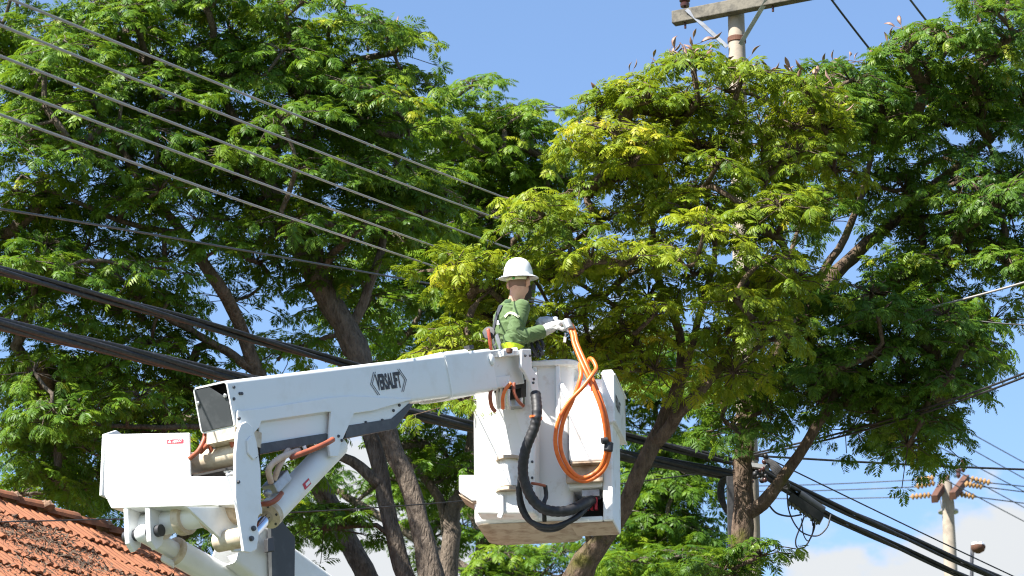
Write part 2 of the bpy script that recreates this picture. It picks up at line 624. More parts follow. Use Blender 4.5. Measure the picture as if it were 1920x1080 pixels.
tiles.sort(key=lambda t: (t[0], t[1]))
rest_v, rest_f = [], []
for i, (inv, _, loc, a1, a2) in enumerate(tiles):
    mtx = Matrix.Translation(Vector(loc - house_o)) @ (rotm.to_4x4() @ Matrix.Rotation(a1, 4, 'Z') @ Matrix.Rotation(a2, 4, 'X'))
    if i < 300 and not inv:
        o = bpy.data.objects.new('tile', tile_me)
        COL.objects.link(o)
        o.parent = roof_o
        o.matrix_local = mtx
    else:
        b = len(rest_v)
        rest_v += [tuple(mtx @ Vector(p)) for p in tv]
        rest_f += [tuple(b + q for q in f[::-1]) for f in tf]
me = bpy.data.meshes.new('outer_tiles')
me.from_pydata(rest_v, [], rest_f)
me.materials.append(M['tile'])
o = bpy.data.objects.new('outer_tiles', me)
COL.objects.link(o)
o.parent = roof_o
o['kind'] = 'stuff'
# back slope sheet of tiles is never seen; ridge caps
cv, cf = [], []
CL = 0.46
for j, (yy, rr) in enumerate(((0, 0.085), (CL, 0.10))):
    for k in range(9):
        a = PI * k / 8
        cv.append((yy, rr * math.cos(a) * 1.05, rr * math.sin(a) - 0.02))
for k in range(9):
    a = PI * k / 8
    cv.append((CL, 0.078 * math.cos(a) * 1.05, 0.078 * math.sin(a) - 0.02))
for k in range(8):
    cf.append((k, k + 1, 10 + k, 9 + k))
    cf.append((9 + k, 10 + k, 19 + k, 18 + k))
cap_me = bpy.data.meshes.new('ridge_tile')
cap_me.from_pydata(cv, [], cf)
cap_me.materials.append(M['tile'])
# lump of mortar at each joint
mv = MB()
for k in range(1):
    mv.sphere((CL - 0.02, 0, 0.045), (0.085, 0.10, 0.055), seg=10, rings=6)
lump_me = bpy.data.meshes.new('mortar_lump')
jit = np.random.default_rng(5)
lump_me.from_pydata([tuple(np.array(p) + jit.normal(0, 0.006, 3)) for p in mv.v], [], mv.f)
lump_me.materials.append(M['tile_old'])
rz = Matrix(((RIDGE_D[0], -RIDGE_D[1], 0), (RIDGE_D[1], RIDGE_D[0], 0), (0, 0, 1))).to_4x4()
s_ = R0
while s_ < R1:
    loc = RIDGE_P + RIDGE_D * s_ - np.array([0, 0, 0.07])
    o = bpy.data.objects.new('ridge_tile', cap_me)
    COL.objects.link(o)
    o.parent = roof_o
    o.matrix_local = Matrix.Translation(Vector(loc - house_o)) @ rz @ Matrix.Rotation(-0.03 + trng.normal(0, 0.02), 4, 'Y')
    o2 = bpy.data.objects.new('mortar_lump', lump_me)
    COL.objects.link(o2)
    o2.parent = roof_o
    o2.matrix_local = Matrix.Translation(Vector(loc - house_o)) @ rz @ Matrix.Rotation(trng.normal(0, 0.15), 4, 'Z') @ Matrix.Scale(1 + trng.normal(0, 0.1), 4)
    s_ += CL * 0.93
# dry leaf litter lying on the lower tiles
lv, lf = [], []
for i in range(15000):
    s_ = trng.uniform(-2.6, 4.2)
    dn = 0.35 + abs(trng.normal(0.4, 0.9)) + 0.12 * (s_ + 1.5)
    clump = math.sin(s_ * 3.1 + dn * 2.3) + math.sin(s_ * 1.3 - dn * 4.1)
    if dn > 4.5 or clump + trng.normal(0, .8) < 0.0:
        continue
    c = RIDGE_P + RIDGE_D * s_ + SLOPE * dn - np.array([0, 0, 0.10]) + RNORM * trng.uniform(0.035, 0.085)
    u = unit(trng.normal(0, 1, 3))
    u = unit(u - RNORM * (u @ RNORM) * 0.7)
    w = unit(np.cross(u, RNORM + trng.normal(0, .3, 3)))
    l, wd = trng.uniform(0.012, 0.06), trng.uniform(0.003, 0.014)
    b = len(lv)
    lv += [tuple(c - house_o + u * l), tuple(c - house_o + w * wd), tuple(c - house_o - u * l), tuple(c - house_o - w * wd)]
    lf.append((b, b + 1, b + 2, b + 3))
me = bpy.data.meshes.new('leaf_litter')
me.from_pydata(lv, [], lf)
me.materials.append(M['litter'])
o = bpy.data.objects.new('leaf_litter', me)
COL.objects.link(o)
o.location = house_o
tag(o, 'dry brown leaf litter and twigs lying on the clay tiles', 'leaf litter', kind='stuff')
# ------------------------------------------------------------------ trees
def leaf_template(pairs, droop, curl, seed, ragged=0.0):
    """one bipinnate leaf of unit length along +x, facing +z"""
    r = np.random.default_rng(seed)
    v, f = [], []

    def rach(t):
        return np.array([t * (1 - 0.12 * droop * t), 0.03 * math.sin(3 * t + seed), -droop * t * t])
    for k in range(2):
        t0, t1 = k / 2, (k + 1) / 2
        a, b = rach(t0), rach(t1)
        w = 0.012
        i = len(v)
        v += [a + (0, w, 0), a - (0, w, 0), b - (0, w * .7, 0), b + (0, w * .7, 0)]
        f.append((i, i + 1, i + 2, i + 3))
    for k in range(pairs):
        t = 0.16 + 0.84 * (k + 0.5) / pairs
        base = rach(t)
        tang = unit(rach(min(t + .05, 1.05)) - rach(t - .05))
        ln = 0.40 * (0.55 + 0.75 * math.sin(PI * min(1, (0.18 + 0.80 * t))))
        for sgn in (1, -1):
            if r.random() < ragged:
                continue
            ang = rad(66 - 28 * t + r.normal(0, 5))
            d = unit(tang * math.cos(ang) + np.array([0, sgn, 0]) * math.sin(ang) + np.array([0, 0, r.normal(0, .08)]))
            nrm = unit(np.cross(tang, np.array([0, 1.0, 0])))
            if nrm[2] < 0:
                nrm = -nrm
            side = unit(np.cross(d, nrm))
            l = ln * r.uniform(.85, 1.1)
            w = 0.060 * r.uniform(.8, 1.15)
            roll = r.normal(0, .25)
            side = unit(side + nrm * roll)
            p0 = base + d * 0.015
            p1 = base + d * l * .50 - nrm * curl * l * .10
            p3 = base + d * l * 1.0 - nrm * curl * l * .50
            i = len(v)
            v += [p0, p1 + side * w, p3, p1 - side * w]
            f += [(i, i + 1, i + 2, i + 3)]
    return np.array(v), f


TEMPL = [leaf_template(7, .30, .5, 1), leaf_template(7, .55, .8, 2), leaf_template(6, .15, .4, 3, .04), leaf_template(8, .8, 1.0, 4, .1),
         leaf_template(7, .42, .7, 5, .15)]


def leaf_mesh(name, mat, parent, origin, pos, dirs, ups, scales, tints, r, kind='stuff'):
    """every leaf is its own geometry"""
    which = r.integers(0, len(TEMPL), len(pos))
    V, LT, LI, T = [], [], [], []
    base = 0
    for ti, (tv_, tf_) in enumerate(TEMPL):
        idx = np.where(which == ti)[0]
        if not len(idx):
            continue
        d = dirs[idx]
        d = d / np.linalg.norm(d, axis=1, keepdims=True)
        u = ups[idx] - d * np.sum(ups[idx] * d, 1, keepdims=True)
        u = u / np.maximum(np.linalg.norm(u, axis=1, keepdims=True), 1e-6)
        y = np.cross(u, d)
        vv = (pos[idx][:, None, :] + scales[idx][:, None, None] * (
            tv_[None, :, 0:1] * d[:, None, :] + tv_[None, :, 1:2] * y[:, None, :] + tv_[None, :, 2:3] * u[:, None, :]))
        n, k = vv.shape[:2]
        V.append(vv.reshape(-1, 3))
        T.append(np.repeat(tints[idx], k))
        tot = np.array([len(q) for q in tf_])
        flat = np.concatenate([np.array(q) for q in tf_])
        LT.append(np.tile(tot, n))
        LI.append((flat[None, :] + (base + np.arange(n) * k)[:, None]).reshape(-1))
        base += n * k
    V = np.concatenate(V) - origin
    LT = np.concatenate(LT)
    LI = np.concatenate(LI)
    T = np.concatenate(T)
    me = bpy.data.meshes.new(name)
    me.vertices.add(len(V))
    me.vertices.foreach_set('co', V.astype(np.float32).ravel())
    me.loops.add(len(LI))
    me.loops.foreach_set('vertex_index', LI.astype(np.int32))
    me.polygons.add(len(LT))
    starts = np.concatenate([[0], np.cumsum(LT)[:-1]])
    me.polygons.foreach_set('loop_start', starts.astype(np.int32))
    me.update(calc_edges=True)
    at = me.attributes.new('tint', 'FLOAT', 'POINT')
    at.data.foreach_set('value', T.astype(np.float32))
    me.materials.append(mat)
    o = bpy.data.objects.new(name, me)
    COL.objects.link(o)
    o.parent = parent
    if kind:
        o['kind'] = kind
    return o


def in_ellipsoid(r):
    while True:
        q = r.uniform(-1, 1, 3)
        if q @ q <= 1:
            return q


LEAFCOUNT = [0]


def make_tree(label, base_px, limbs, masses, leaf_len, mat, bark, seed, tint=(0.45, 0.22), sprigs=16, leaves=6, pad_r=0.45,
              name='tree', group=None, pods=None, sky_gaps=(), mindist=0.30, dens=0.72, thick=0.65):
    r = np.random.default_rng(seed)
    root_pt = PV(*base_px[:3])
    o = np.array([root_pt[0], root_pt[1], 0.0])
    tree = empty(name, o, label, 'tree', group)
    nodes, parent, rmin = [], [], []

    def add(p, par, rr):
        nodes.append(np.asarray(p, float))
        parent.append(par)
        rmin.append(rr)
        return len(nodes) - 1
    for li, limb in enumerate(limbs):
        pts4 = np.array([[*PV(a, b, c), d * thick] for a, b, c, d in limb])
        seglen = np.linalg.norm(np.diff(pts4[:, :3], axis=0), axis=1).sum()
        sm = spline(pts4, max(4, int(seglen / 0.13)))
        wob = np.cumsum(r.normal(0, 0.010, (len(sm), 3)), 0)
        wob -= np.linspace(0, 1, len(sm))[:, None] * wob[-1]
        sm[:, :3] += wob
        if li == 0:                                      # root the first limb in the ground
            p0 = sm[0]
            foot = np.array([o[0], o[1], -0.15])
            ctl = p0[:3] - unit(sm[2, :3] - sm[0, :3]) * p0[2] * .30
            tt = np.linspace(0, 1, 24)[:-1, None]
            low = (1 - tt) ** 2 * foot + 2 * tt * (1 - tt) * ctl + tt * tt * p0[:3]
            sm = np.vstack([np.hstack([low, p0[3] * (1.5 - .5 * tt)]), sm])
            par = -1
        else:
            dd = [np.linalg.norm(n - sm[0, :3]) for n in nodes]
            par = int(np.argmin(dd))
        for q in sm:
            par = add(q[:3], par, max(q[3], 0.012))
    hand = len(nodes)
    # foliage pads
    pads = []
    for (cx, cy, rx, ry, z, rz, n) in masses:
        c = PV(cx, cy, z)
        sc = z / FPX
        n = int(n * dens + .5)
        tries = 0
        got = 0
        while got < n and tries < n * 30:
            tries += 1
            q = in_ellipsoid(r)
            p = c + _R * q[0] * rx * sc + np.array([0, 0, 1.0]) * q[1] * ry * sc + np.array([0, 1.0, 0]) * q[2] * rz
            px, py, _ = proj(p)
            if any(((px - g[0]) / g[2]) ** 2 + ((py - g[1]) / g[3]) ** 2 < 1 for g in sky_gaps):
                continue
            if any(np.linalg.norm((p - pp[0]) * (1, 1, 1.5)) < mindist for pp in pads):
                continue
            out = (p - c)
            out[2] *= 0.4
            pads.append((p, unit(np.array([0, 0, 1.0]) + 0.45 * unit(out + 1e-6) + r.normal(0, .16, 3))))
            got += 1
    # order: nearest to the skeleton first
    todo = list(range(len(pads)))
    NP = np.array(nodes)
    best = np.array([np.min(np.linalg.norm(NP - pads[i][0], axis=1)) for i in todo])
    bestn = np.array([int(np.argmin(np.linalg.norm(NP - pads[i][0], axis=1) * (1 + 0.7 * np.clip(NP[:, 2] - pads[i][0][2] + .15, 0, 1)))) for i in todo])
    alive = np.ones(len(pads), bool)
    padnode = {}
    while alive.any():
        i = int(np.argmin(np.where(alive, best, 1e9)))
        alive[i] = False
        p, nrm = pads[i]
        tip = p - nrm * 0.10
        s = bestn[i]
        a = nodes[s]
        dist = np.linalg.norm(tip - a)
        k = max(2, int(dist / 0.12))
        pdir = unit(a - nodes[parent[s]]) if parent[s] >= 0 else np.array([0, 0, 1.0])
        bend = a + pdir * dist * .32 + np.array([0, 0, -0.05]) * dist + r.normal(0, .06, 3) * dist
        last = s
        newn = []
        wobs = np.cumsum(r.normal(0, .018, (k + 1, 3)), 0)
        for q in range(1, k + 1):
            t = q / k
            pt = (1 - t) ** 2 * a + 2 * t * (1 - t) * bend + t * t * tip + wobs[q] * math.sin(PI * t)
            last = add(pt, last, 0.0)
            newn.append(last)
        padnode[i] = last
        nn = np.array([nodes[q] for q in newn])
        for j in np.where(alive)[0]:
            dj = np.linalg.norm(nn - pads[j][0], axis=1) * (1 + 0.7 * np.clip(nn[:, 2] - pads[j][0][2] + .15, 0, 1))
            m_ = int(np.argmin(dj))
            if dj[m_] < best[j]:
                best[j] = dj[m_]
                bestn[j] = newn[m_]
    # twigs and leaves
    pos, dirs, ups, scl, tin = [], [], [], [], []
    tips = []
    for i, (p, nrm) in enumerate(pads):
        R_ = pad_r * r.uniform(.7, 1.2)
        e1 = unit(np.cross(nrm, [0.3, 1, 0.1]))
        e2 = np.cross(nrm, e1)
        pt_t = np.clip(r.normal(tint[0], tint[1] * .6), 0, 1)
        a0 = r.uniform(0, 2 * PI)
        for s in range(sprigs):
            ang = a0 + 2 * PI * s * 0.382 + r.normal(0, .25)
            rr = R_ * math.sqrt((s + .4) / sprigs) * r.uniform(.8, 1.15)
            radial = math.cos(ang) * e1 + math.sin(ang) * e2
            tip = p + radial * rr - nrm * (0.30 * rr * rr / R_) + r.normal(0, .03, 3)
            a = nodes[padnode[i]]
            mid = a * .5 + tip * .5 + nrm * .03 + r.normal(0, .02, 3)
            n1 = add(mid, padnode[i], 0)
            n2 = add(tip, n1, 0)
            tips.append((i, tip))
            nl = leaves + int(r.integers(-1, 2))
            for l in range(nl):
                la = (l / nl) * 2 * PI + r.normal(0, .3)
                # leaves point outwards more than inwards
                d = radial * 0.75 + math.cos(la) * radial + math.sin(la) * np.cross(nrm, radial) + nrm * r.normal(.10, .22) + np.array([0, 0, -.06])
                d = unit(d)
                pos.append(tip + r.normal(0, .012, 3))
                dirs.append(d)
                ups.append(unit(nrm + np.array([0, 0, .6]) + r.normal(0, .30, 3)))
                scl.append(leaf_len * r.uniform(.7, 1.2))
                tin.append(np.clip(pt_t + r.normal(0, tint[1] * .55), 0, 1))
    LEAFCOUNT[0] += len(pos)
    leaf_mesh('crown', mat, tree, o, np.array(pos), np.array(dirs), np.array(ups), np.array(scl), np.array(tin), r)
    # radii
    n = len(nodes)
    kids = [[] for _ in range(n)]
    for i, q in enumerate(parent):
        if q >= 0:
            kids[q].append(i)
    rr = np.zeros(n)
    for i in range(n - 1, -1, -1):
        s = sum(rr[c] ** 2.15 for c in kids[i])
        rr[i] = max((s ** (1 / 2.15)) if s > 0 else 0.0052, 0.0052)
        rr[i] = min(rr[i], 0.06) if i >= hand else rr[i]
        if rmin[i] > 0:
            rr[i] = rmin[i]
    tb = MB()
    started = [False] * n
    roots = [i for i in range(n) if parent[i] < 0]
    stack = [(q, None) for q in roots]
    br = np.random.default_rng(seed + 1)
    while stack:
        i, frm = stack.pop()
        chain = [] if frm is None else [frm]
        cur = i
        while True:
            chain.append(cur)
            if not kids[cur]:
                break
            ks = sorted(kids[cur], key=lambda c: -rr[c])
            for c in ks[1:]:
                stack.append((c, cur))
            cur = ks[0]
        if len(chain) < 2:
            continue
        pts_ = np.array([nodes[q] for q in chain])
        rad_ = np.array([rr[q] for q in chain])
        if frm is not None:
            rad_[0] = min(rad_[0], rad_[1] * 1.35)
        big = rad_.max() > 0.05
        sides = 14 if big else 6 if rad_.max() > 0.012 else 3
        b = len(tb.v)
        tb.tube(pts_, rad_, sides, cap=True)
        if big:                                          # knots and ridges
            vv = np.array(tb.v[b:])
            cen = np.repeat(pts_, sides, axis=0)
            ph = br.uniform(0, 6, 4)
            ang = np.tile(np.arange(sides) / sides * 2 * PI, len(pts_))
            hgt = np.repeat(np.arange(len(pts_)) * 0.13, sides)
            amp = 1 + 0.07 * np.sin(3 * ang + ph[0] + 1.4 * hgt) + 0.05 * np.sin(5 * ang + ph[1] - 3 * hgt) + br.normal(0, .035, len(ang))
            tb.v[b:] = [tuple(q) for q in cen + (vv - cen) * amp[:, None]]
    tb.build('trunk', bark, tree, smooth=True)
    # seed pods on the outer twigs
    if pods:
        n_p, box = pods
        cand = []
        for i, (p, nrm) in enumerate(pads):
            px, py, _ = proj(p)
            for (x0, y0, x1, y1, wgt) in box:
                if x0 < px < x1 and y0 < py < y1:
                    cand.append((i, wgt))
        wp = {}
        for i, w_ in cand:
            wp[i] = max(wp.get(i, 0), w_)
        pool = [(t_, wp[i]) for i, t_ in tips if i in wp]
        if pool:
            zmean = np.mean([x[0][2] for x in pool])
            w_ = np.array([q[1] * max(.05, q[0][2] - zmean + .5) ** 4 for q in pool])
            pick = r.choice(len(pool), size=min(n_p, len(pool)), replace=False, p=w_ / w_.sum())
            for q in pick:
                loc = pool[q][0]
                for s_i in range(int(r.integers(1, 4))):
                    ob = bpy.data.objects.new('seed_pod', POD_ME[int(r.integers(0, 2))])
                    COL.objects.link(ob)
                    ob.parent = tree
                    ob.location = loc - o + r.normal(0, .012, 3)
                    ob.rotation_euler = (r.uniform(-1.1, 1.1), r.uniform(-1.3, -.1), r.uniform(0, 6.28))
                    sc_ = r.uniform(.7, 1.1)
                    ob.scale = (sc_, sc_, sc_)
    return tree


def pod_mesh(curve):
    m = MB()
    ts = np.linspace(0, 1, 7)
    prof_ = [0.002, 0.011, 0.018, 0.020, 0.017, 0.010, 0.001]
    vs, fs = [], []
    for t, w in zip(ts, prof_):
        x = t * 0.12 + 0.08
        z = curve * math.sin(t * PI)
        for k in range(6):
            a = 2 * PI * k / 6
            vs.append((x, w * math.cos(a), z + w * .35 * math.sin(a) + .25 * w * math.cos(a) * t))
    for i in range(6):
        for k in range(6):
            a, b = i * 6 + k, i * 6 + (k + 1) % 6
            fs.append((a, b, b + 6, a + 6))
    nb = len(vs)                                         # stalk back to the twig
    for x_ in (-0.02, 0.085):
        for k in range(3):
            vs.append((x_, .0025 * math.cos(2.1 * k), .0025 * math.sin(2.1 * k)))
    for k in range(3):
        fs.append((nb + k, nb + (k + 1) % 3, nb + 3 + (k + 1) % 3, nb + 3 + k))
    me = bpy.data.meshes.new('seed_pod')
    me.from_pydata(vs, [], fs)
    me.materials.append(M['pod'])
    me.polygons.foreach_set('use_smooth', [True] * len(me.polygons))
    return me


POD_ME = [pod_mesh(0.02), pod_mesh(-0.012)]

T1 = make_tree(
    'yellow-green feathery tree right behind the bucket and the worker', (1040, 1200, 27.4),
    [[(1050, 1150, 27.4, .21), (1095, 1060, 27.3, .17), (1140, 1000, 27.2, .115), (1190, 925, 27.1, .105), (1228, 840, 27.0, .10), (1262, 765, 27.0, .095),
      (1285, 700, 26.9, .075), (1282, 640, 26.9, .06), (1262, 575, 26.8, .05), (1235, 510, 26.7, .04), (1225, 430, 26.6, .032)],
     [(1235, 825, 27.0, .085), (1290, 755, 26.8, .075), (1345, 695, 26.7, .06), (1390, 640, 26.6, .05), (1420, 560, 26.6, .04), (1400, 480, 26.6, .032), (1440, 330, 26.8, .026)],
     [(1285, 700, 26.9, .055), (1305, 630, 26.6, .05), (1325, 560, 26.5, .042), (1345, 470, 26.5, .035), (1330, 380, 26.5, .03), (1345, 260, 26.6, .022)],
     [(1262, 640, 26.9, .035), (1180, 590, 26.5, .03), (1100, 540, 26.2, .026), (1000, 500, 26.0, .02), (900, 560, 25.9, .013)],
     [(1110, 1035, 27.3, .05), (1060, 820, 27.0, .04), (1050, 640, 26.5, .03), (1010, 545, 26.2, .02), (960, 470, 26.0, .015)],
     [(1345, 695, 26.7, .04), (1430, 650, 26.7, .035), (1490, 600, 26.8, .03)]],
    [(1240, 330, 180, 170, 26.5, 1.0, 26), (1330, 200, 150, 95, 26.7, .9, 15), (1480, 190, 120, 90, 27.0, .9, 12),
     (1130, 300, 75, 110, 26.3, .8, 9), (1190, 200, 80, 60, 26.4, .6, 5), (1030, 440, 110, 70, 26.0, .8, 11), (875, 500, 85, 55, 25.8, .5, 7), (830, 620, 60, 40, 25.9, .4, 3),
     (920, 590, 90, 60, 26.2, .6, 6), (1250, 510, 190, 100, 26.0, 1.0, 18), (1430, 460, 140, 120, 26.4, .9, 14), (1400, 610, 130, 80, 26.4, .8, 10),
     (1200, 630, 80, 50, 26.3, .5, 4), (1090, 600, 80, 60, 26.5, .5, 5), (865, 770, 25, 40, 25.7, .25, 2), (1490, 320, 100, 80, 27.0, .8, 8)],
    0.125, M['leaf_near'], M['bark_near'], 11, tint=(0.52, 0.22), dens=.70, sprigs=16, leaves=5, pad_r=0.36, name='feathery_tree',
    pods=(60, [(1200, 60, 1580, 230, 6), (1100, 100, 1500, 420, 1)]), sky_gaps=((1160, 640, 28, 22), (1330, 770, 40, 40)))

T2 = make_tree(
    'dark green spreading tree at the right with upright trunk beside the utility pole', (1392, 1200, 29.0),
    [[(1388, 1120, 29.0, .155), (1392, 1000, 29.0, .145), (1400, 900, 29.0, .13), (1405, 820, 29.0, .125), (1425, 740, 29.0, .115), (1480, 640, 29.2, .105), (1545, 550, 29.4, .105),
      (1600, 480, 29.5, .095), (1665, 420, 29.6, .08), (1750, 350, 29.7, .065), (1840, 270, 29.8, .05), (1940, 190, 30, .04)],
     [(1402, 960, 29.0, .095), (1432, 930, 28.9, .088), (1480, 860, 28.8, .075), (1535, 775, 28.7, .066), (1575, 715, 28.7, .055), (1660, 650, 28.7, .045), (1760, 640, 28.7, .03)],
     [(1480, 640, 29.2, .06), (1540, 520, 29.0, .055), (1590, 440, 28.9, .05), (1625, 330, 28.9, .04), (1650, 220, 28.9, .03)],
     [(1665, 420, 29.6, .05), (1790, 400, 29.2, .045), (1900, 380, 29.0, .035), (2000, 300, 29, .03)],
     [(1405, 820, 29.0, .06), (1400, 700, 28.6, .05), (1440, 600, 28.6, .04), (1500, 420, 28.8, .03)]],
    [(1640, 150, 110, 65, 29.0, 1.2, 12), (1575, 150, 60, 50, 28.6, 1.0, 7), (1560, 230, 70, 60, 28.6, 1.0, 6), (1790, 110, 120, 75, 29.0, 1.3, 15), (1890, 80, 100, 80, 29.2, 1.3, 11), (1830, 260, 130, 110, 29.5, 1.4, 16), (1680, 260, 110, 80, 29.2, 1.2, 10),
     (1570, 370, 90, 80, 29.3, 1.2, 7), (1850, 420, 110, 90, 29.0, 1.2, 13), (1700, 390, 90, 60, 29.4, 1.0, 5), (1600, 620, 150, 90, 28.8, 1.2, 20), (1740, 640, 110, 80, 28.8, 1.1, 16),
     (1760, 745, 75, 60, 28.8, .9, 10), (1640, 710, 110, 70, 28.7, 1.0, 13), (1540, 690, 90, 60, 28.6, .9, 9), (1890, 530, 60, 50, 28.8, .8, 6), (1700, 530, 120, 60, 29.2, 1.0, 10),
     (1480, 560, 90, 80, 28.6, .9, 9), (1395, 770, 65, 50, 28.4, .5, 6), (1350, 690, 60, 40, 28.4, .5, 3), (2030, 200, 120, 200, 29.5, 1.6, 16), (2020, 420, 110, 110, 29.2, 1.3, 8),
     (1700, 790, 40, 30, 28.6, .4, 3), (1350, 1060, 30, 18, 28.5, .2, 3), (1420, 1040, 30, 28, 28.5, .2, 3)],
    0.125, M['leaf_mid'], M['bark_near'], 23, tint=(0.48, 0.26), sprigs=16, leaves=6, pad_r=0.38, name='feathery_tree',
    pods=(45, [(1500, 40, 1700, 230, 5), (1560, 40, 1920, 230, 2), (1700, 300, 1920, 480, 1)]), sky_gaps=((1530, 470, 30, 40), (1745, 20, 40, 20)))

T3 = make_tree(
    'tall dark green tree left of centre with twin leaning grey trunks', (815, 1200, 33.0),
    [[(812, 1150, 33, .25), (805, 1080, 33, .2), (783, 985, 33, .155), (760, 900, 33, .15), (722, 825, 33, .15), (680, 715, 33, .19), (645, 625, 33, .185), (605, 550, 33, .18),
      (562, 478, 32.8, .15), (528, 405, 32.6, .125), (490, 320, 32.5, .085), (440, 225, 32.15, .065), (390, 130, 32.3, .05)],
     [(790, 1120, 33.1, .15), (752, 1065, 33.1, .14), (728, 990, 33.1, .13), (708, 910, 33.1, .125), (690, 840, 33.1, .125), (676, 780, 33.1, .12), (664, 715, 33.1, .11)],
     [(655, 660, 33, .12), (625, 560, 33.2, .10), (590, 450, 33.4, .085), (575, 350, 33.5, .07), (600, 240, 33.5, .055), (640, 140, 33.5, .04)],
     [(642, 625, 33, .09), (690, 560, 33.0, .075), (720, 450, 33.0, .06), (740, 330, 33.2, .045), (760, 230, 33.3, .03)],
     [(705, 905, 33.1, .09), (670, 870, 33.1, .085), (640, 855, 33.1, .07), (560, 830, 33, .05)],
     [(528, 405, 32.6, .06), (470, 330, 32.2, .05), (350, 290, 32.0, .035)]],
    [(655, 75, 95, 38, 33.2, 1.0, 9), (560, 70, 100, 55, 33.0, 1.2, 10), (735, 85, 40, 38, 33.2, .6, 3), (600, 170, 120, 65, 33.0, 1.4, 12), (745, 175, 60, 32, 33.2, .8, 6),
     (500, 170, 110, 70, 32.6, 1.3, 10), (690, 250, 110, 60, 33.2, 1.3, 12), (560, 280, 120, 60, 32.6, 1.4, 12), (640, 360, 130, 60, 33.0, 1.4, 12), (480, 330, 110, 70, 32.15, 1.2, 11),
     (700, 460, 110, 60, 33.2, 1.2, 9), (560, 420, 80, 60, 32.15, 1.0, 6), (640, 560, 90, 60, 33.6, 1.0, 5), (590, 640, 80, 50, 33.8, 1.0, 4), (760, 380, 70, 70, 33.6, 1.0, 7), (560, 800, 60, 30, 33, .5, 3),
     (610, 960, 40, 25, 32.8, .4, 3)],
    0.155, M['leaf_far'], M['bark_grey'], 37, tint=(0.48, 0.26), dens=.60, sprigs=16, leaves=6, pad_r=0.50, name='feathery_tree', mindist=.36,
    pods=(10, [(600, 20, 800, 200, 1)]))

T4 = make_tree(
    'broad dark green tree at the left edge behind the power lines', (725, 1200, 34.0),
    [[(722, 1150, 34, .19), (690, 1085, 34, .175), (640, 1000, 34, .155), (602, 920, 34, .145), (565, 850, 33.6, .135), (515, 770, 33.2, .125), (478, 700, 32.8, .115), (450, 620, 32.6, .105), (405, 520, 32.15, .095),
      (350, 440, 32.2, .08), (290, 360, 32.0, .07), (220, 260, 31.8, .055), (150, 150, 31.6, .04)],
     [(470, 690, 32.8, .075), (400, 640, 32.6, .065), (310, 580, 32.15, .055), (220, 520, 32.2, .045), (100, 450, 32, .035)],
     [(350, 440, 32.2, .05), (250, 420, 32.0, .045), (150, 380, 31.8, .035), (40, 330, 31.6, .03)],
     [(290, 360, 32.0, .045), (290, 240, 32.0, .04), (280, 120, 32.0, .03)],
     [(565, 850, 33.6, .06), (430, 800, 33, .05), (300, 800, 32.6, .04), (150, 790, 32.2, .03)]],
    [(90, 50, 140, 65, 31.8, 1.4, 15), (280, 45, 130, 65, 32.0, 1.4, 14), (420, 60, 90, 60, 32.15, 1.0, 8), (110, 170, 150, 70, 31.6, 1.5, 16), (300, 180, 130, 70, 32.0, 1.4, 13),
     (80, 290, 140, 65, 31.6, 1.4, 14), (260, 300, 130, 60, 31.8, 1.4, 11), (400, 240, 80, 50, 32.0, 1.0, 6), (120, 410, 150, 65, 31.8, 1.5, 14), (310, 430, 120, 60, 32.2, 1.2, 9),
     (90, 530, 140, 65, 32.0, 1.4, 14), (280, 540, 120, 60, 32.15, 1.2, 9), (430, 500, 80, 60, 32.6, 1.0, 5), (100, 660, 140, 65, 32.2, 1.4, 14), (300, 670, 120, 50, 32.6, 1.2, 9),
     (120, 790, 140, 60, 32.6, 1.4, 13), (300, 790, 110, 50, 33, 1.0, 7), (60, 880, 100, 40, 33.2, 1.0, 6), (-150, 300, 130, 350, 31.8, 1.6, 26), (200, -90, 300, 60, 32, 1.6, 14)],
    0.155, M['leaf_far'], M['bark_grey'], 41, tint=(0.48, 0.26), dens=.60, sprigs=16, leaves=6, pad_r=0.50, name='feathery_tree', mindist=.36)

T5 = make_tree(
    'rounded dense green tree in the middle distance beyond the worker', (835, 1200, 38.0),
    [[(832, 1150, 38, .2), (838, 1060, 38, .17), (852, 960, 38, .15), (880, 890, 38, .13), (890, 760, 38, .11), (880, 600, 38, .09), (880, 450, 38, .07), (900, 330, 38, .05)],
     [(840, 1010, 38, .10), (820, 930, 38, .08), (740, 840, 38, .06)],
     [(890, 760, 38, .07), (990, 600, 38, .06), (1010, 420, 38, .04)]],
    [(880, 215, 90, 36, 38, 1.4, 9), (970, 250, 80, 40, 38, 1.3, 9), (800, 240, 80, 45, 38, 1.4, 8), (900, 320, 140, 55, 38, 1.6, 16), (1010, 300, 45, 50, 38, 1.0, 5),
     (820, 390, 120, 55, 37.6, 1.6, 13), (960, 410, 110, 55, 38, 1.5, 11), (770, 500, 110, 60, 38, 1.5, 10), (870, 540, 90, 60, 38.5, 1.4, 7), (760, 620, 100, 50, 38.4, 1.4, 8), (860, 680, 90, 60, 38, 1.4, 8),
     (800, 790, 80, 50, 38, 1.2, 9), (850, 860, 60, 40, 38, 1, 6), (960, 640, 60, 50, 38, 1, 4)],
    0.17, M['leaf_far'], M['bark_grey'], 53, tint=(0.50, 0.24), dens=.66, sprigs=16, leaves=6, pad_r=0.55, name='feathery_tree', mindist=.4)

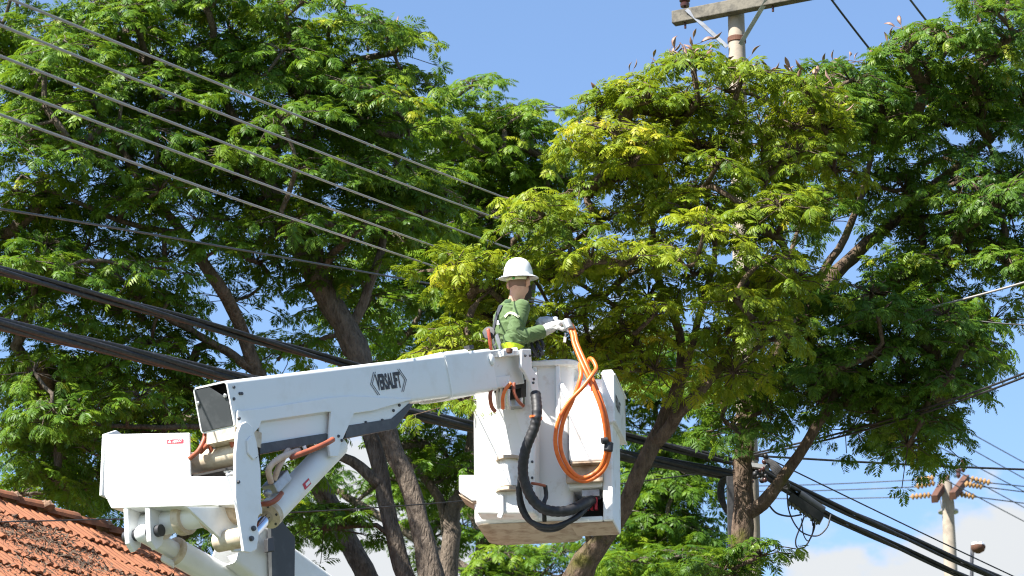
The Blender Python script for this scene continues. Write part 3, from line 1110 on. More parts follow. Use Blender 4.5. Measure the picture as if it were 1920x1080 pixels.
T6 = make_tree(
    'leafy dark green tree low behind the right side of the bucket', (1235, 1250, 46.0),
    [[(1235, 1200, 46, .2), (1240, 1100, 46, .17), (1230, 980, 46, .13), (1250, 880, 46, .08), (1230, 780, 46, .06), (1220, 690, 46, .04)]],
    [(1200, 740, 60, 55, 46, 1.2, 8), (1180, 660, 60, 40, 46, 1, 4), (1320, 720, 50, 40, 46, 1, 4), (1270, 660, 60, 40, 46, 1, 4), (1240, 930, 70, 55, 46, 1.4, 12), (1290, 835, 50, 28, 46, 1.0, 5), (1210, 860, 50, 40, 46, 1.2, 6), (1200, 1010, 80, 45, 45.5, 1.4, 10), (1270, 990, 40, 40, 46, 1.0, 5), (1290, 1050, 60, 25, 45, 1.2, 6), (1180, 1080, 80, 25, 45, 1.2, 6)],
    0.22, M['leaf_far'], M['bark_grey'], 61, tint=(0.45, 0.25), sprigs=16, leaves=6, pad_r=0.6, name='feathery_tree', mindist=.45)

T7 = make_tree(
    'distant green tree seen low between the boom and the bucket', (900, 1250, 52.0),
    [[(900, 1200, 52, .2), (890, 1100, 52, .17), (900, 1000, 52, .13), (860, 930, 52, .08)], [(890, 1080, 52, .12), (700, 960, 52, .1), (600, 900, 52, .08)]],
    [(860, 980, 60, 55, 52, 1.5, 5), (950, 1060, 80, 35, 52, 1.5, 8), (760, 900, 90, 40, 52, 1.5, 5), (620, 1000, 60, 60, 52, 1.5, 4), (1020, 1050, 50, 40, 52, 1.5, 4), (560, 900, 60, 40, 52, 1.5, 4)],
    0.22, M['leaf_far'], M['bark_grey'], 67, tint=(0.40, 0.25), sprigs=16, leaves=6, pad_r=0.6, name='feathery_tree', mindist=.45)

T8 = make_tree(
    'dense green hedge-like tree rising just beyond the tile roof', (250, 1300, 38.0),
    [[(250, 1250, 38, .2), (245, 1080, 38, .16), (255, 960, 38, .12), (230, 860, 38, .08)], [(245, 1080, 38, .1), (400, 960, 38, .07), (470, 880, 38, .05)]],
    [(90, 830, 130, 60, 37.5, 1.4, 13), (260, 860, 120, 70, 38, 1.4, 14), (400, 880, 100, 70, 38, 1.4, 12), (480, 770, 70, 60, 38, 1.2, 8), (330, 740, 110, 50, 38.4, 1.2, 8), (140, 720, 130, 50, 38.4, 1.2, 8), (470, 980, 50, 40, 38, 1, 5)],
    0.17, M['leaf_far'], M['bark_grey'], 71, tint=(0.42, 0.27), sprigs=16, leaves=6, pad_r=0.55, name='feathery_tree', mindist=.38)


# ------------------------------------------------------------------ utility poles
NP_Z = 31.4
top = PV(1378, -60, NP_Z)
pole_o = np.array([top[0], top[1], 0.0])
pole = empty('utility_pole', pole_o, 'tall concrete utility pole with timber crossarm rising out of the right treetop', 'utility pole')
m = MB()
H = top[2]
m.lathe(pole_o, (0, 0, 1), [(0.125, -0.2), (0.118, 3), (0.100, H * .75), (0.083, H - .4), (0.083, H)], 24)
m.build('shaft', M['concrete'], pole, auto=40)
CF = Frame(P(1376, 22, NP_Z), unit((0.955, -0.297, 0.085)), (0.297, 0.955, 0), (0, 0, 1))
# crossarm: slightly tilted timber beam bolted to the near side of the shaft
ca = Frame(np.array([top[0], top[1], PV(1376, 24, NP_Z)[2]]), (0.90, -0.43, 0), (0.43, 0.90, 0), (0, 0, 1))
ca.ez = unit(np.cross(ca.ex, ca.ey))
m = MB()
m.box(ca, (-0.63, -0.19, -0.068), (1.25, -0.085, 0.068))
m.build('crossarm', M['wood'], pole, bevel=0.008)
for sx in (-1, 1):
    m = MB()
    a = ca.pt(0.44 * sx, -0.20, 0.02)
    b = ca.pt(0.07 * sx, -0.09, -0.40)
    fr = Frame(a, b - a, (0.3, -1, 0), np.cross(b - a, (0.3, -1, 0)))
    fr.ey = unit(np.cross(fr.ez, fr.ex))
    L_ = np.linalg.norm(b - a)
    m.box(fr, (-0.03, -0.004, -0.022), (L_, 0.004, 0.022))
    m.build('brace', M['steel'], pole)
for x in (-0.50, 0.45, 1.1):
    m = MB()
    c = ca.pt(x, -0.14, 0.068)
    m.lathe(c, (0, 0, 1), [(0.012, -0.2), (0.012, 0.04), (0.045, 0.04), (0.05, 0.07), (0.035, 0.085), (0.055, 0.1), (0.058, 0.13), (0.038, 0.145), (0.045, 0.18), (0.03, 0.22)], 16)
    m.build('insulator', M['porcelain'], pole, auto=40)
for py in (76, 150, 860):
    m = MB()
    c = PV(1376, py, NP_Z)
    rr_ = 0.088 if py < 200 else 0.104
    m.lathe((pole_o[0], pole_o[1], c[2] - 0.03), (0, 0, 1), [(rr_, 0), (rr_ + .006, 0.005), (rr_ + .006, 0.055), (rr_, 0.06)], 24)
    m.build('band', M['rust'], pole)
# far pole
FZ = 62.0
top = P(1775, 905, FZ)
far_o = np.array([top[0], top[1], 0.0])
fpole = empty('utility_pole', far_o, 'distant concrete utility pole with rusty crossarms and insulator strings', 'utility pole')
m = MB()
H = top[2]
m.lathe(far_o, (0, 0, 1), [(0.26, -0.2), (0.2, H * .5), (0.125, H - 1.2), (0.105, H), (0.04, H + .04)], 20)
m.build('shaft', M['concrete'], fpole, auto=40)
arm_d = unit((0.30, 1.0, 0.0))
for k, (cx, cy, hl) in enumerate(((1762, 918, 0.95), (1797, 915, 0.95))):
    c = P(cx, cy, FZ - .1)
    fr = Frame(c, (0.38, -1.0, 0) if k == 0 else (0.5, 1, 0), (1, 0.4, 0), (0, 0, 1))
    fr.ey = np.cross(fr.ez, fr.ex)
    a = P(1752 if k == 0 else 1786, 936 if k == 0 else 930, FZ - 1.2)
    b = P(1775 if k == 0 else 1812, 897 if k == 0 else 897, FZ + .9)
    fr = Frame(a, b - a, np.cross((0, 0, 1), b - a), (0, 0, 1))
    fr.ez = unit(np.cross(fr.ex, fr.ey))
    m = MB()
    m.box(fr, (0, -0.06, -0.07), (np.linalg.norm(b - a), 0.06, 0.07))
    m.build('crossarm', M['rust'], fpole)
strings = [((1752, 896), (1716, 900)), ((1754, 905), (1715, 913)), ((1746, 928), (1705, 932)),
           ((1818, 897), (1860, 906)), ((1808, 907), (1845, 913)), ((1793, 925), (1830, 932))]
for (a, b) in strings:
    A, B = P(*a, FZ - .3), P(*b, FZ - .3)
    m = MB()
    m.cyl(A, B, 0.015, 8)
    for t in (0.12, 0.3, 0.48, 0.66, 0.84):
        c = A + (B - A) * t
        m.lathe(c, B - A, [(0.02, -0.035), (0.062, -0.012), (0.062, 0.012), (0.02, 0.035)], 12)
    m.build('insulator', M['tan'], fpole, auto=40)
for (x, y) in ((1806, 873), (1797, 884)):
    m = MB()
    m.lathe(P(x, y + 8, FZ), (0, 0, 1), [(0.02, -0.05), (0.05, 0), (0.04, 0.05), (0.06, 0.09), (0.04, 0.14), (0.05, 0.2)], 12)
    m.build('insulator', M['porcelain'], fpole)
m = MB()
m.lathe(P(1778, 962, FZ), (0, 0, 1), [(0.16, 0), (0.2, 0.01), (0.2, 0.05), (0.16, 0.06)], 20)
m.build('band', M['steel'], fpole)
for dx in (-11, 12):
    m = MB()
    m.cyl(P(1778 + dx, 962, FZ - .1), P(1773 + dx * 1.1, 925, FZ - .1), 0.012, 6)
    m.build('stay_rod', M['steel'], fpole)
# far street lamp
LZ = 58.0
hd = P(1834, 1027, LZ)
lb = P(1822, 1080, LZ)
lo = np.array([lb[0] - .15, lb[1], 0.0])
lamp = empty('street_lamp', lo, 'distant street lamp with round head on a thin slanting pole', 'street lamp')
m = MB()
m.tube(spline([lo - (0, 0, .1), lo + (0, 0, lb[2] * .6), lb, hd - (0, 0, .05)], 14), 0.035, 10)
m.build('pole', M['bolt'], lamp, smooth=True)
m = MB()
m.lathe(hd, (0, 0, 1), [(0.04, -0.10), (0.11, -0.06), (0.135, 0.0), (0.13, 0.04), (0.10, 0.05)], 18)
m.build('lamp_bowl', M['rust'], lamp, auto=40)
m = MB()
for dx in (-.055, .055):
    m.sphere(hd + (dx, 0, .055), (0.065, .065, .055), seg=12, rings=8)
m.build('lamp_cap', M['white'], lamp, smooth=True)

# ------------------------------------------------------------------ wires
def wire(pts, r, mat, label, cat='wire', group=None, n=None, sides=6, name='wire', jit=0.0):
    p = np.array([P(*q) for q in pts])
    n = n or max(12, 8 * len(pts))
    c = spline(p, n)
    if name in ('power_line', 'overhead_wire') and len(pts) > 3:      # a clean sagging curve through the points
        ln = np.concatenate([[0], np.cumsum(np.linalg.norm(np.diff(p, axis=0), axis=1))])
        ln /= ln[-1]
        tq = np.linspace(0, 1, n)
        c = np.stack([np.polyval(np.polyfit(ln, p[:, i], 2 if len(pts) < 6 else 3), tq) for i in range(3)], 1)
    if jit:
        c = c + np.random.default_rng(len(label)).normal(0, jit, c.shape)
    mb = MB()
    mb.tube(c, r, sides)
    o = mb.build(name, mat, smooth=True)
    return tag(o, label, cat, group)


GW = 'bare grey power lines crossing the left treetops'
ORD = ['topmost', 'second from top', 'third from top', 'fourth from top', 'lowest']
five = [[(-400, -172, 14), (25, 0, 16.5), (330, 126, 19), (640, 249, 22.3), (920, 361, 26.5), (1120, 437, 30.5), (1500, 560, 42)],
        [(-400, -115, 14), (0, 47, 16.3), (320, 176, 19), (640, 300, 22.5), (800, 361, 25), (935, 411, 27.5), (1500, 590, 42)],
        [(-400, -52, 14), (0, 105, 16.3), (320, 231, 19), (640, 349, 22.5), (850, 429, 26.4), (1500, 640, 42)],
        [(-400, 10, 14), (0, 162, 16.3), (270, 263, 18.6), (533, 358, 21.5), (830, 468, 26.2), (1500, 690, 42)],
        [(-400, 68, 14), (0, 215, 16.3), (200, 288, 18), (407, 360, 20), (755, 480, 25.5), (1500, 720, 42)]]
for nm, w_ in zip(ORD, five):
    wire(w_, 0.0075, M['wire'], f'{nm} of the five bare grey power lines crossing the left treetops', 'wire', GW, 60, name='power_line')
wire([(-300, 345, 18), (0, 391, 20), (320, 446, 23), (640, 502, 26.5), (900, 548, 30), (1300, 610, 36)], 0.008, M['blackwire'],
     'single thin black wire crossing the left tree above the thick cables', 'wire', None, 50, name='overhead_wire')


def cable_bundle(pts, r, k, label, name='overhead_cable'):
    """k strands twisted loosely round each other"""
    p = np.array([P(*q) for q in pts])
    c = spline(p, 150)
    t = np.gradient(c, axis=0)
    t /= np.linalg.norm(t, axis=1, keepdims=True)
    u = np.cross(t, [0, 0, 1.0])
    u /= np.linalg.norm(u, axis=1, keepdims=True)
    w = np.cross(t, u)
    mb = MB()
    ln = np.concatenate([[0], np.cumsum(np.linalg.norm(np.diff(c, axis=0), axis=1))])
    for j in range(k):
        a = 2 * PI * j / k + ln * 1.3
        rr_ = r * 0.58
        mb.tube(c + u * (np.cos(a) * rr_)[:, None] + w * (np.sin(a) * rr_)[:, None], r * 0.46, 8)
    o = mb.build(name, M['blackwire'], smooth=True)
    return tag(o, label, 'cable')


cable_bundle([(-300, 424, 23), (0, 507, 24.6), (320, 592, 26), (640, 680, 27.6), (900, 752, 28.8), (1170, 817, 29.6), (1372, 866, 30.2)], 0.042, 3,
             'upper thick black cable running down from the left edge behind the boom')
cable_bundle([(-300, 536, 23), (0, 608, 24.6), (220, 657, 25.6), (440, 708, 26.6), (780, 778, 28.0), (900, 802, 28.6), (1232, 866, 29.8), (1372, 890, 30.2)], 0.055, 5,
             'lower thick black cable bundle passing behind the elbow and under the boom')
wire([(-200, 985, 25), (0, 975, 25.5), (245, 973, 26), (540, 964, 27), (850, 939, 28.5), (1180, 905, 30), (1372, 880, 30.3)], 0.006, M['blackwire'],
     'thin dark wire stretched low in front of the tile roof', 'wire', None, 50, name='overhead_wire')
# right of the pole
cable_bundle([(1385, 862, 30.3), (1435, 885, 30.4), (1470, 904, 30.5), (1570, 951, 31), (1700, 1008, 31.6), (1867, 1082, 32.4), (2100, 1180, 33.6)], 0.040, 3,
             'upper of the two thick black cables sloping down to the lower right corner')
cable_bundle([(1385, 880, 30.3), (1435, 893, 30.4), (1467, 914, 30.5), (1545, 962, 31), (1607, 991, 31.3), (1807, 1081, 32.3), (2100, 1210, 33.6)], 0.036, 3,
             'lower of the two thick black cables sloping down to the lower right corner')
wire([(1385, 832, 30.3), (1479, 879, 30.8), (1650, 961, 31.6), (1790, 1028, 32.4), (1898, 1080, 33), (2100, 1172, 34)], 0.007, M['blackwire'],
     'thin dark wire running parallel above the two thick sloping cables', 'wire', None, 40, name='overhead_wire')
wire([(1390, 853, 30.3), (1435, 855, 30.4), (1500, 860, 30.6), (1650, 868, 31), (1800, 876, 31.5), (1920, 880, 32), (2150, 884, 33)], 0.011, M['blackwire'],
     'nearly level black wire passing across the top of the distant pole', 'wire', None, 40, name='overhead_wire')
for k, (d0, nm) in enumerate(((0, 'upper'), (8, 'lower'))):
    wire([(1385, 856 + d0 * .3, 30.2), (1430, 846 + d0 * .6, 30), (1560, 815 + d0, 29), (1690, 781 + d0 * .6, 28), (1800, 744 + d0, 27.2), (1920, 700 + d0, 26.4), (2150, 600 + d0, 25)], 0.0095, M['blackwire'],
         f'{nm} of two parallel black wires rising from the trunk to the right edge', 'wire', None, 50, name='overhead_wire')
wire([(1640, 606, 28.0), (1690, 590, 27.9), (1790, 566, 27.6), (1860, 548, 27.4), (1925, 527, 27.2), (2100, 470, 26.8)], 0.010, M['wire'],
     'grey wire rising through the right foliage to the right edge', 'wire', None, 40, name='overhead_wire')
wire([(1660, 560, 28.4), (1740, 585, 28.2), (1830, 602, 28), (1925, 608, 27.8), (2100, 600, 27.4)], 0.007, M['blackwire'],
     'sagging dark wire at the right edge below the hanging foliage', 'wire', None, 40, name='overhead_wire')
thin = [([(1480, 740, 50), (1604, 808, 54), (1764, 894, 59), (1920, 979, 64), (2100, 1070, 70)], 'first'),
        ([(1530, 735, 50), (1654, 805, 54), (1790, 880, 59), (1920, 952, 64), (2100, 1048, 70)], 'second'),
        ([(1620, 762, 50), (1736, 824, 54), (1830, 874, 59), (1920, 922, 64), (2100, 1015, 70)], 'third'),
        ([(1700, 772, 50), (1810, 835, 54), (1865, 866, 59), (1920, 897, 64), (2100, 995, 70)], 'fourth'),
        ([(1720, 756, 50), (1829, 816, 54), (1875, 842, 59), (1920, 868, 64), (2100, 965, 70)], 'fifth')]
for w_, nm in thin:
    wire(w_, 0.010, M['blackwire'], f'{nm} from the left of five thin wires slanting down in front of the distant pole', 'wire',
         'thin wires slanting past the distant pole', 40, name='overhead_wire')
for (x0, y0), (x1, y1), nm in (((1380, 912), (1716, 900), 'top left'), ((1380, 922), (1715, 913), 'middle left'), ((1380, 934), (1705, 932), 'bottom left'),
                               ((2100, 925), (1860, 906), 'top right'), ((2100, 940), (1845, 913), 'middle right'), ((2100, 962), (1830, 932), 'bottom right')):
    wire([(x0, y0, FZ + 4 if x0 < 1700 else FZ + 3), ((x0 + x1) / 2, (y0 + y1) / 2 + 2, FZ + 1), (x1, y1, FZ - .3)], 0.011, M['blackwire'],
         f'{nm} line held by the insulator strings of the distant pole', 'wire', 'lines on the distant pole', 20, name='power_line')
for x0, y0, x1, y1, nm in ((1530, -40, 1640, 104, 'left'), (1685, -30, 1750, 55, 'right')):
    wire([(x0, y0, 31), ((x0 + x1) / 2, (y0 + y1) / 2 + 1, 31.5), (x1, y1, 32), (x1 + 160, y1 + 190, 33)], 0.012, M['blackwire'],
         f'{nm} dark wire dropping into the treetop beside the crossarm', 'wire', None, 20, name='overhead_wire')
# splice closure, slack coil and loops on the cables
sp = empty('splice_closure', P(1515, 950, 30.6), 'black splice box hanging on the sloping cables beside the trunk', 'splice box')
a, b = P(1484, 926, 30.6), P(1545, 968, 30.7)
fr = Frame(a, b - a, (0, 1, 0), (0, 0, 1))
fr.ez = unit(np.cross(fr.ex, fr.ey))
L_ = np.linalg.norm(b - a)
m = MB()
m.box(fr, (0, -0.06, -0.085), (L_, 0.06, 0.0))
for k in range(6):
    x = L_ * (k + .5) / 6
    m.box(fr, (x - 0.012, -0.07, -0.097), (x + 0.012, 0.07, -0.088))
m.build('case', M['black'], sp, bevel=0.012)
m = MB()
m.tube([fr.pt(0.06, 0, 0.035), fr.pt(L_ - 0.04, 0, 0.035)], 0.05, 14)
m.build('barrel', M['darkgrey'], sp, auto=40)
for k, (x, l) in enumerate(((0.05, .05), (0.2, .035), (0.31, .07))):
    m = MB()
    m.cyl(fr.pt(x, -0.02, -0.09), fr.pt(x, -0.02, -0.09) - (0, 0, l), 0.007, 6)
    m.build('stub', M['black'], sp)
wire([(1475, 915, 30.5), (1480, 960, 30.5), (1500, 995, 30.5), (1530, 1005, 30.5), (1550, 990, 30.5), (1558, 965, 30.6)], 0.008, M['blackwire'],
     'wide loop of black wire hanging below the splice box', 'wire', None, 40, name='wire_loop')
wire([(1525, 970, 30.6), (1527, 990, 30.6), (1512, 1022, 30.6), (1496, 1028, 30.6), (1492, 1012, 30.6), (1502, 985, 30.6), (1508, 968, 30.6)], 0.008, M['blackwire'],
     'narrow teardrop loop of black wire hanging under the splice box', 'wire', None, 40, name='wire_loop')
wire([(1503, 972, 30.62), (1506, 1000, 30.62), (1514, 1014, 30.62), (1522, 1005, 30.62), (1526, 980, 30.62)], 0.006, M['blackwire'],
     'smallest loop of black wire hanging inside the teardrop loop', 'wire', None, 30, name='wire_loop')
wire([(1440, 945, 30.4), (1456, 962, 30.4), (1480, 968, 30.5), (1503, 965, 30.6)], 0.009, M['blackwire'],
     'short black wire sagging from the trunk to the splice box', 'wire', None, 24, name='wire_loop')
m = MB()
for k in range(6):
    d = (k - 2.5) * 2.2
    m.tube(spline([P(1374, 891 + k, 30.2), P(1360 + d, 896, 30.1 + .01 * k), P(1352 + d, 912, 30.1 + .01 * k), P(1353 + d, 935, 30.1), P(1362 + d * .6, 958, 30.1), P(1374, 972, 30.2)], 26), 0.0075, 6)
tag(m.build('slack_coil', M['blackwire'], smooth=True), 'coil of black slack cable hanging left of the upright trunk', 'cable coil')
m = MB()
for k in range(8):
    d = (k - 3.5)
    m.tube(spline([P(1428, 850 + k * .6, 30.2), P(1445 + d * 1.3, 868 - d, 30.15), P(1462 + d * 1.6, 886 - d * 1.5, 30.1), P(1474 + d, 900 + d, 30.15), P(1482 - abs(d), 912 - d, 30.3), P(1470, 915, 30.4)], 26), 0.0085, 6)
tag(m.build('cable_fan', M['blackwire'], smooth=True), 'fan of black cables spreading right of the upright trunk', 'cable coil')
cl = empty('cable_clamp', P(1420, 886, 30.25), 'cluster of dark clamps and knobs on the pole beside the trunk', 'clamp')
crng = np.random.default_rng(9)
for k in range(16):
    m = MB()
    m.sphere(P(1412 + crng.uniform(-6, 26), 850 + 55 * crng.random(), 30.2 + crng.uniform(-.08, .08)), crng.uniform(.016, .032), seg=8, rings=6)
    m.build('knob', M['black'] if k % 3 else M['porcelain'], cl, smooth=True)
m = MB()
m.box(Frame(P(1405, 872, 30.28), (1, 0, -.15), (0, 1, 0), (.15, 0, 1)), (-0.02, -.03, -.02), (.19, .03, .02))
m.build('bracket', M['steel'], cl)
m = MB()
pp = P(1372, 940, 29.9)
m.box(Frame((pp[0], pp[1], 0), (1, 0, 0), (0, 1, 0), (0, 0, 1)), (-0.045, -.03, 0.0), (0.045, .03, P(1372, 890, 29.9)[2]))
tag(m.build('cable_conduit', M['black'], origin=(pp[0], pp[1], 0), bevel=.006), 'dark upright conduit running down beside the trunk', 'conduit')
# ------------------------------------------------------------------ aerial lift
PHI = rad(35)
DH = np.array([math.sin(PHI), math.cos(PHI), 0])
NN = np.array([math.cos(PHI), -math.sin(PHI), 0])      # towards camera right
A_ = P(425, 713, 21.6)
s_, h_, t_ = np.linalg.solve(np.stack([DH, [0, 0, 1], -ray(835, 664)], 1), CAM - A_)
BD = unit(DH * s_ + np.array([0, 0, h_]))
BL = math.hypot(s_, h_)
BW, BH = 0.30, 0.32
BF = Frame(A_, BD, -NN, np.cross(BD, -NN))             # x along boom, y away from camera, z up; origin near top corner
EF = Frame(A_, DH, -NN, (0, 0, 1))                     # upright elbow frame


def tr(fr, axis, val, pix):
    """outline of pixels laid on a plane of the frame"""
    keep = {'x': (1, 2), 'y': (0, 2), 'z': (0, 1)}[axis]
    return [tuple(fr.hit(px, py, axis, val)[list(keep)]) for px, py in pix]


def bolt(fr, axis, val, px, py, r=0.012, l=0.012, sign=-1):
    h = fr.hit(px, py, axis, val)
    c = fr.pt(*h)
    d = {'x': fr.ex, 'y': fr.ey, 'z': fr.ez}[axis] * sign
    return MB().lathe(c, d, [(r, -0.002), (r, l * .7), (r * .8, l)], 10)


base = P(700, 1420, 23.2)
lift = empty('bucket_lift', (base[0], base[1], 0), 'white articulated bucket lift with folded booms and worker platform', 'bucket lift')

# upper boom: outer box section with rounded edges
def rrect(x0, x1, z0, z1, r, n=5):
    pts = []
    for cx, cz, a0 in ((x1 - r, z1 - r, 0), (x0 + r, z1 - r, 90), (x0 + r, z0 + r, 180), (x1 - r, z0 + r, 270)):
        for k in range(n):
            a = rad(a0 + 90 * k / (n - 1))
            pts.append((cx + r * math.cos(a), cz + r * math.sin(a)))
    return pts


def hollow(mb, fr, x0, x1, outer, inner):
    n = len(outer)
    v = [fr.pt(x0, *p) for p in outer] + [fr.pt(x1, *p) for p in outer] + [fr.pt(x0, *p) for p in inner] + [fr.pt(x1, *p) for p in inner]
    fs = []
    for i in range(n):
        j = (i + 1) % n
        fs += [(i, j, n + j, n + i), (2 * n + j, 2 * n + i, 3 * n + i, 3 * n + j), (j, i, 2 * n + i, 2 * n + j), (n + i, n + j, 3 * n + j, 3 * n + i)]
    mb.add(v, fs)


m = MB()
hollow(m, BF, 0.0, BL, rrect(0, BW, -BH, 0, 0.03), rrect(0.012, BW - .012, -BH + .012, -.012, 0.02))
boom = m.build('upper_boom', M['paint'], lift, auto=50)
# collar and inner boom
m = MB()
hollow(m, BF, BL - 0.02, BL + 0.30, rrect(-0.012, BW + .012, -BH - .012, .02, 0.04), rrect(0.02, BW - .02, -BH + .02, -.02, 0.02))
m.build('boom_collar', M['paint'], boom, auto=50)
tipx = BF.hit(979, 690, 'y', 0.02)[0]
m = MB()
hollow(m, BF, BL - 0.3, BL + 0.62, rrect(0.005, BW - .005, -BH + .0, .005, 0.03), rrect(0.03, BW - .03, -BH + .03, -.03, 0.02))
inner = m.build('inner_boom', M['paint'], lift, auto=50)
m = MB()
x1 = BL + 0.60
m.box(BF, (x1, 0.02, -BH + .02), (tipx, BW - .02, -.01))
m.build('boom_tip', M['paint_worn'], inner, bevel=0.012)
for (dx, z0, z1) in ((0.02, -.07, -.02), (0.02, -BH + .02, -BH + .10)):
    m = MB()
    m.box(BF, (x1 + dx, 0.004, z0), (x1 + dx + .20, 0.019, z1))
    m.build('wear_pad', M['steel'] if z1 > -.1 else M['paint_worn'], inner, bevel=0.003)
m = MB()
m.sphere(BF.pt(x1 - 0.0, -0.004, -.085), (0.03, .018, .045), (BF.ex, BF.ey, BF.ez), 14, 10)
m.build('guide_knob', M['paint'], inner, smooth=True)
m = MB()
for px, py in ((858, 682), (858, 718)):
    m.add(*(lambda q: (q.v, q.f))(bolt(BF, 'y', 0.0, px, py, .007, .006)))
m.box(BF, (BF.hit(885, 655, 'y', 0.05)[0] - .03, .05, .02), (BF.hit(885, 655, 'y', 0.05)[0] + .03, .1, .05))
m.build('boom_fitting', M['bolt'], inner)
# end plate of the boom, dark steel with bolts
m = MB()
m.prism(BF, [(0.015, -BH + .015), (BW - .015, -BH + .015), (BW - .015, -.02), (0.16, -.02), (0.015, -.13)], 'x', -0.006, 0.008)
m.build('end_plate', M['darkgrey'], boom)
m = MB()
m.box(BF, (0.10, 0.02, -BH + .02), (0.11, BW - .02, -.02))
m.build('end_shade_panel', M['cavity'], boom)  # black sheet painting the dark inside of the hollow boom end
for yy, zz in ((0.03, -.10), (BW - .03, -.11)):
    m = MB()
    m.lathe(BF.pt(-0.006, yy, zz), -BF.ex, [(0.014, 0), (0.014, .008), (0.01, .012)], 10)
    m.build('bolt', M['steel'], boom)
for px, py in ((438, 726), (438, 748), (449, 738), (453, 738)):
    bolt(BF, 'y', 0.0, px, py, .011, .010).build('bolt', M['bolt'], boom)
# logo on the boom side
def text_obj(body, fr, axis_y, px, py, height, xscale, mat, name, parent, right=None, up=None, bold=0.0):
    cu = bpy.data.curves.new(name, 'FONT')
    cu.body = body
    cu.align_x = 'CENTER'
    cu.align_y = 'CENTER'
    cu.size = height
    cu.offset = bold
    cu.resolution_u = 3
    tmp = bpy.data.objects.new(name + '_tmp', cu)
    COL.objects.link(tmp)
    dg = bpy.context.evaluated_depsgraph_get()
    me_ = bpy.data.meshes.new_from_object(tmp.evaluated_get(dg))
    bpy.data.objects.remove(tmp)
    bpy.data.curves.remove(cu)
    c = fr.pt(*fr.hit(px, py, *axis_y))
    right, up = unit(right), unit(up)
    root = parent
    while root.parent is not None:
        root = root.parent
    o0 = np.array(root.location)
    co = np.array([v.co[:] for v in me_.vertices])
    new = c[None, :] + co[:, 0:1] * xscale * right + co[:, 1:2] * up - o0
    me_.vertices.foreach_set('co', new.astype(np.float32).ravel())
    me_.materials.clear()
    me_.materials.append(mat)
    o = bpy.data.objects.new(name, me_)
    COL.objects.link(o)
    o.parent = parent
    return o


text_obj('VERSALIFT', BF, ('y', -0.004), 729, 716, 0.155, 0.42, M['decal'], 'lettering', boom, BF.ex, BF.ez, 0.006)
cx = BF.hit(729, 716, 'y', -.004)
m = MB()
for sg in (-1, 1):
    for off in (0.0, 0.022):
        xs, xt = cx[0] + sg * (0.135 + off), cx[0] + sg * (0.20 + off)
        t2 = 0.007
        for dz in (1, -1):
            q = [(xs, cx[2] + dz * 0.085), (xs + sg * t2, cx[2] + dz * .085), (xt + sg * t2, cx[2]), (xt, cx[2])]
            v = [BF.pt(x, -.004, z) for x, z in q]
            m.add(v, [(0, 1, 2, 3)])
m.build('logo_chevron', M['decal'], boom)
# saddle under the boom: side plates, webs and dark liner
for nm, pix, y0, y1, mt in (
        ('saddle_plate', [(446, 770), (490, 766), (620, 745), (660, 742), (776, 748), (700, 770), (664, 775), (640, 830), (634, 856), (620, 856), (617, 835), (621, 772), (612, 772), (490, 790), (487, 800), (470, 820), (446, 800)], -0.022, -0.002, 'paint'),
        ('side_panel', [(486, 792), (618, 772), (618, 815), (560, 824), (486, 838)], 0.02, 0.035, 'paint'),
        ('bottom_liner', [(488, 832), (612, 812), (622, 818), (610, 828), (488, 852)], 0.0, 0.26, 'darkgrey'),
        ('rest_panel', [(660, 772), (772, 750), (752, 772), (735, 785), (648, 800)], 0.010, 0.024, 'paint'),
        ('rest_liner', [(650, 798), (735, 785), (768, 756), (776, 757), (742, 804), (648, 822)], 0.0, 0.27, 'darkgrey')):
    poly = tr(BF, 'y', y0, pix)
    m = MB()
    m.prism(BF, poly, 'y', y0, y1)
    m.build(nm, M[mt], boom, bevel=0.004)
for px, py in ((640, 826), (634, 818), (737, 770), (748, 760), (716, 788), (685, 792)):
    bolt(BF, 'y', -0.022 if px < 660 else 0.010, px, py, .011, .012).build('bolt', M['bolt'], boom)

# elbow lever plate (near side) and its twin
plate = [(452, 795), (462, 790), (474, 800), (482, 830), (489, 880), (490, 940), (482, 985), (486, 1000), (482, 1030), (470, 1036), (458, 1034), (442, 930), (442, 850), (446, 810)]
m = MB()
m.prism(EF, tr(EF, 'y', -0.06, plate), 'y', -0.06, -0.035)
elbow = m.build('elbow_plate', M['paint'], lift, bevel=0.006)
for px, py in ((469, 846), (478, 856), (470, 836), (446, 904), (447, 785)):
    bolt(EF, 'y', -0.06, px, py, .012, .014).build('bolt', M['bolt'], elbow)
for px, py in ((470, 1010), (474, 991)):
    bolt(EF, 'y', -0.06, px, py, .018, .02).build('bolt', M['bolt'], elbow)
m = MB()
m.prism(EF, tr(EF, 'y', -0.075, [(464, 826), (472, 816), (480, 826), (483, 856), (476, 862), (466, 850)]), 'y', -0.075, -0.06)
m.build('pin_boss', M['paint'], elbow, bevel=0.004)
# cross shaft with rings under the cover
sh = EF.hit(440, 938, 'y', 0.0)
m = MB()
m.cyl(EF.pt(sh[0] + .16, -0.03, sh[2]), EF.pt(sh[0] + .16, 0.98, sh[2]), 0.085, 24)
m.build('cross_shaft', M['paint'], elbow, auto=40)
for yy in (0.10, 0.34, 0.58, 0.80):
    m = MB()
    m.lathe(EF.pt(sh[0] + .16, yy, sh[2]), EF.ey, [(0.086, -.035), (0.115, -.03), (0.115, .03), (0.086, .035)], 24)
    m.build('shaft_ring', M['cream'], elbow, auto=40)
# upper pivot shaft seen through the notch
sh2 = EF.hit(440, 838, 'y', 0.0)
m = MB()
m.cyl(EF.pt(sh2[0] + .14, -0.03, sh2[2]), EF.pt(sh2[0] + .14, 0.50, sh2[2]), 0.075, 24)
m.build('pivot_shaft', M['cream'], elbow, auto=40)
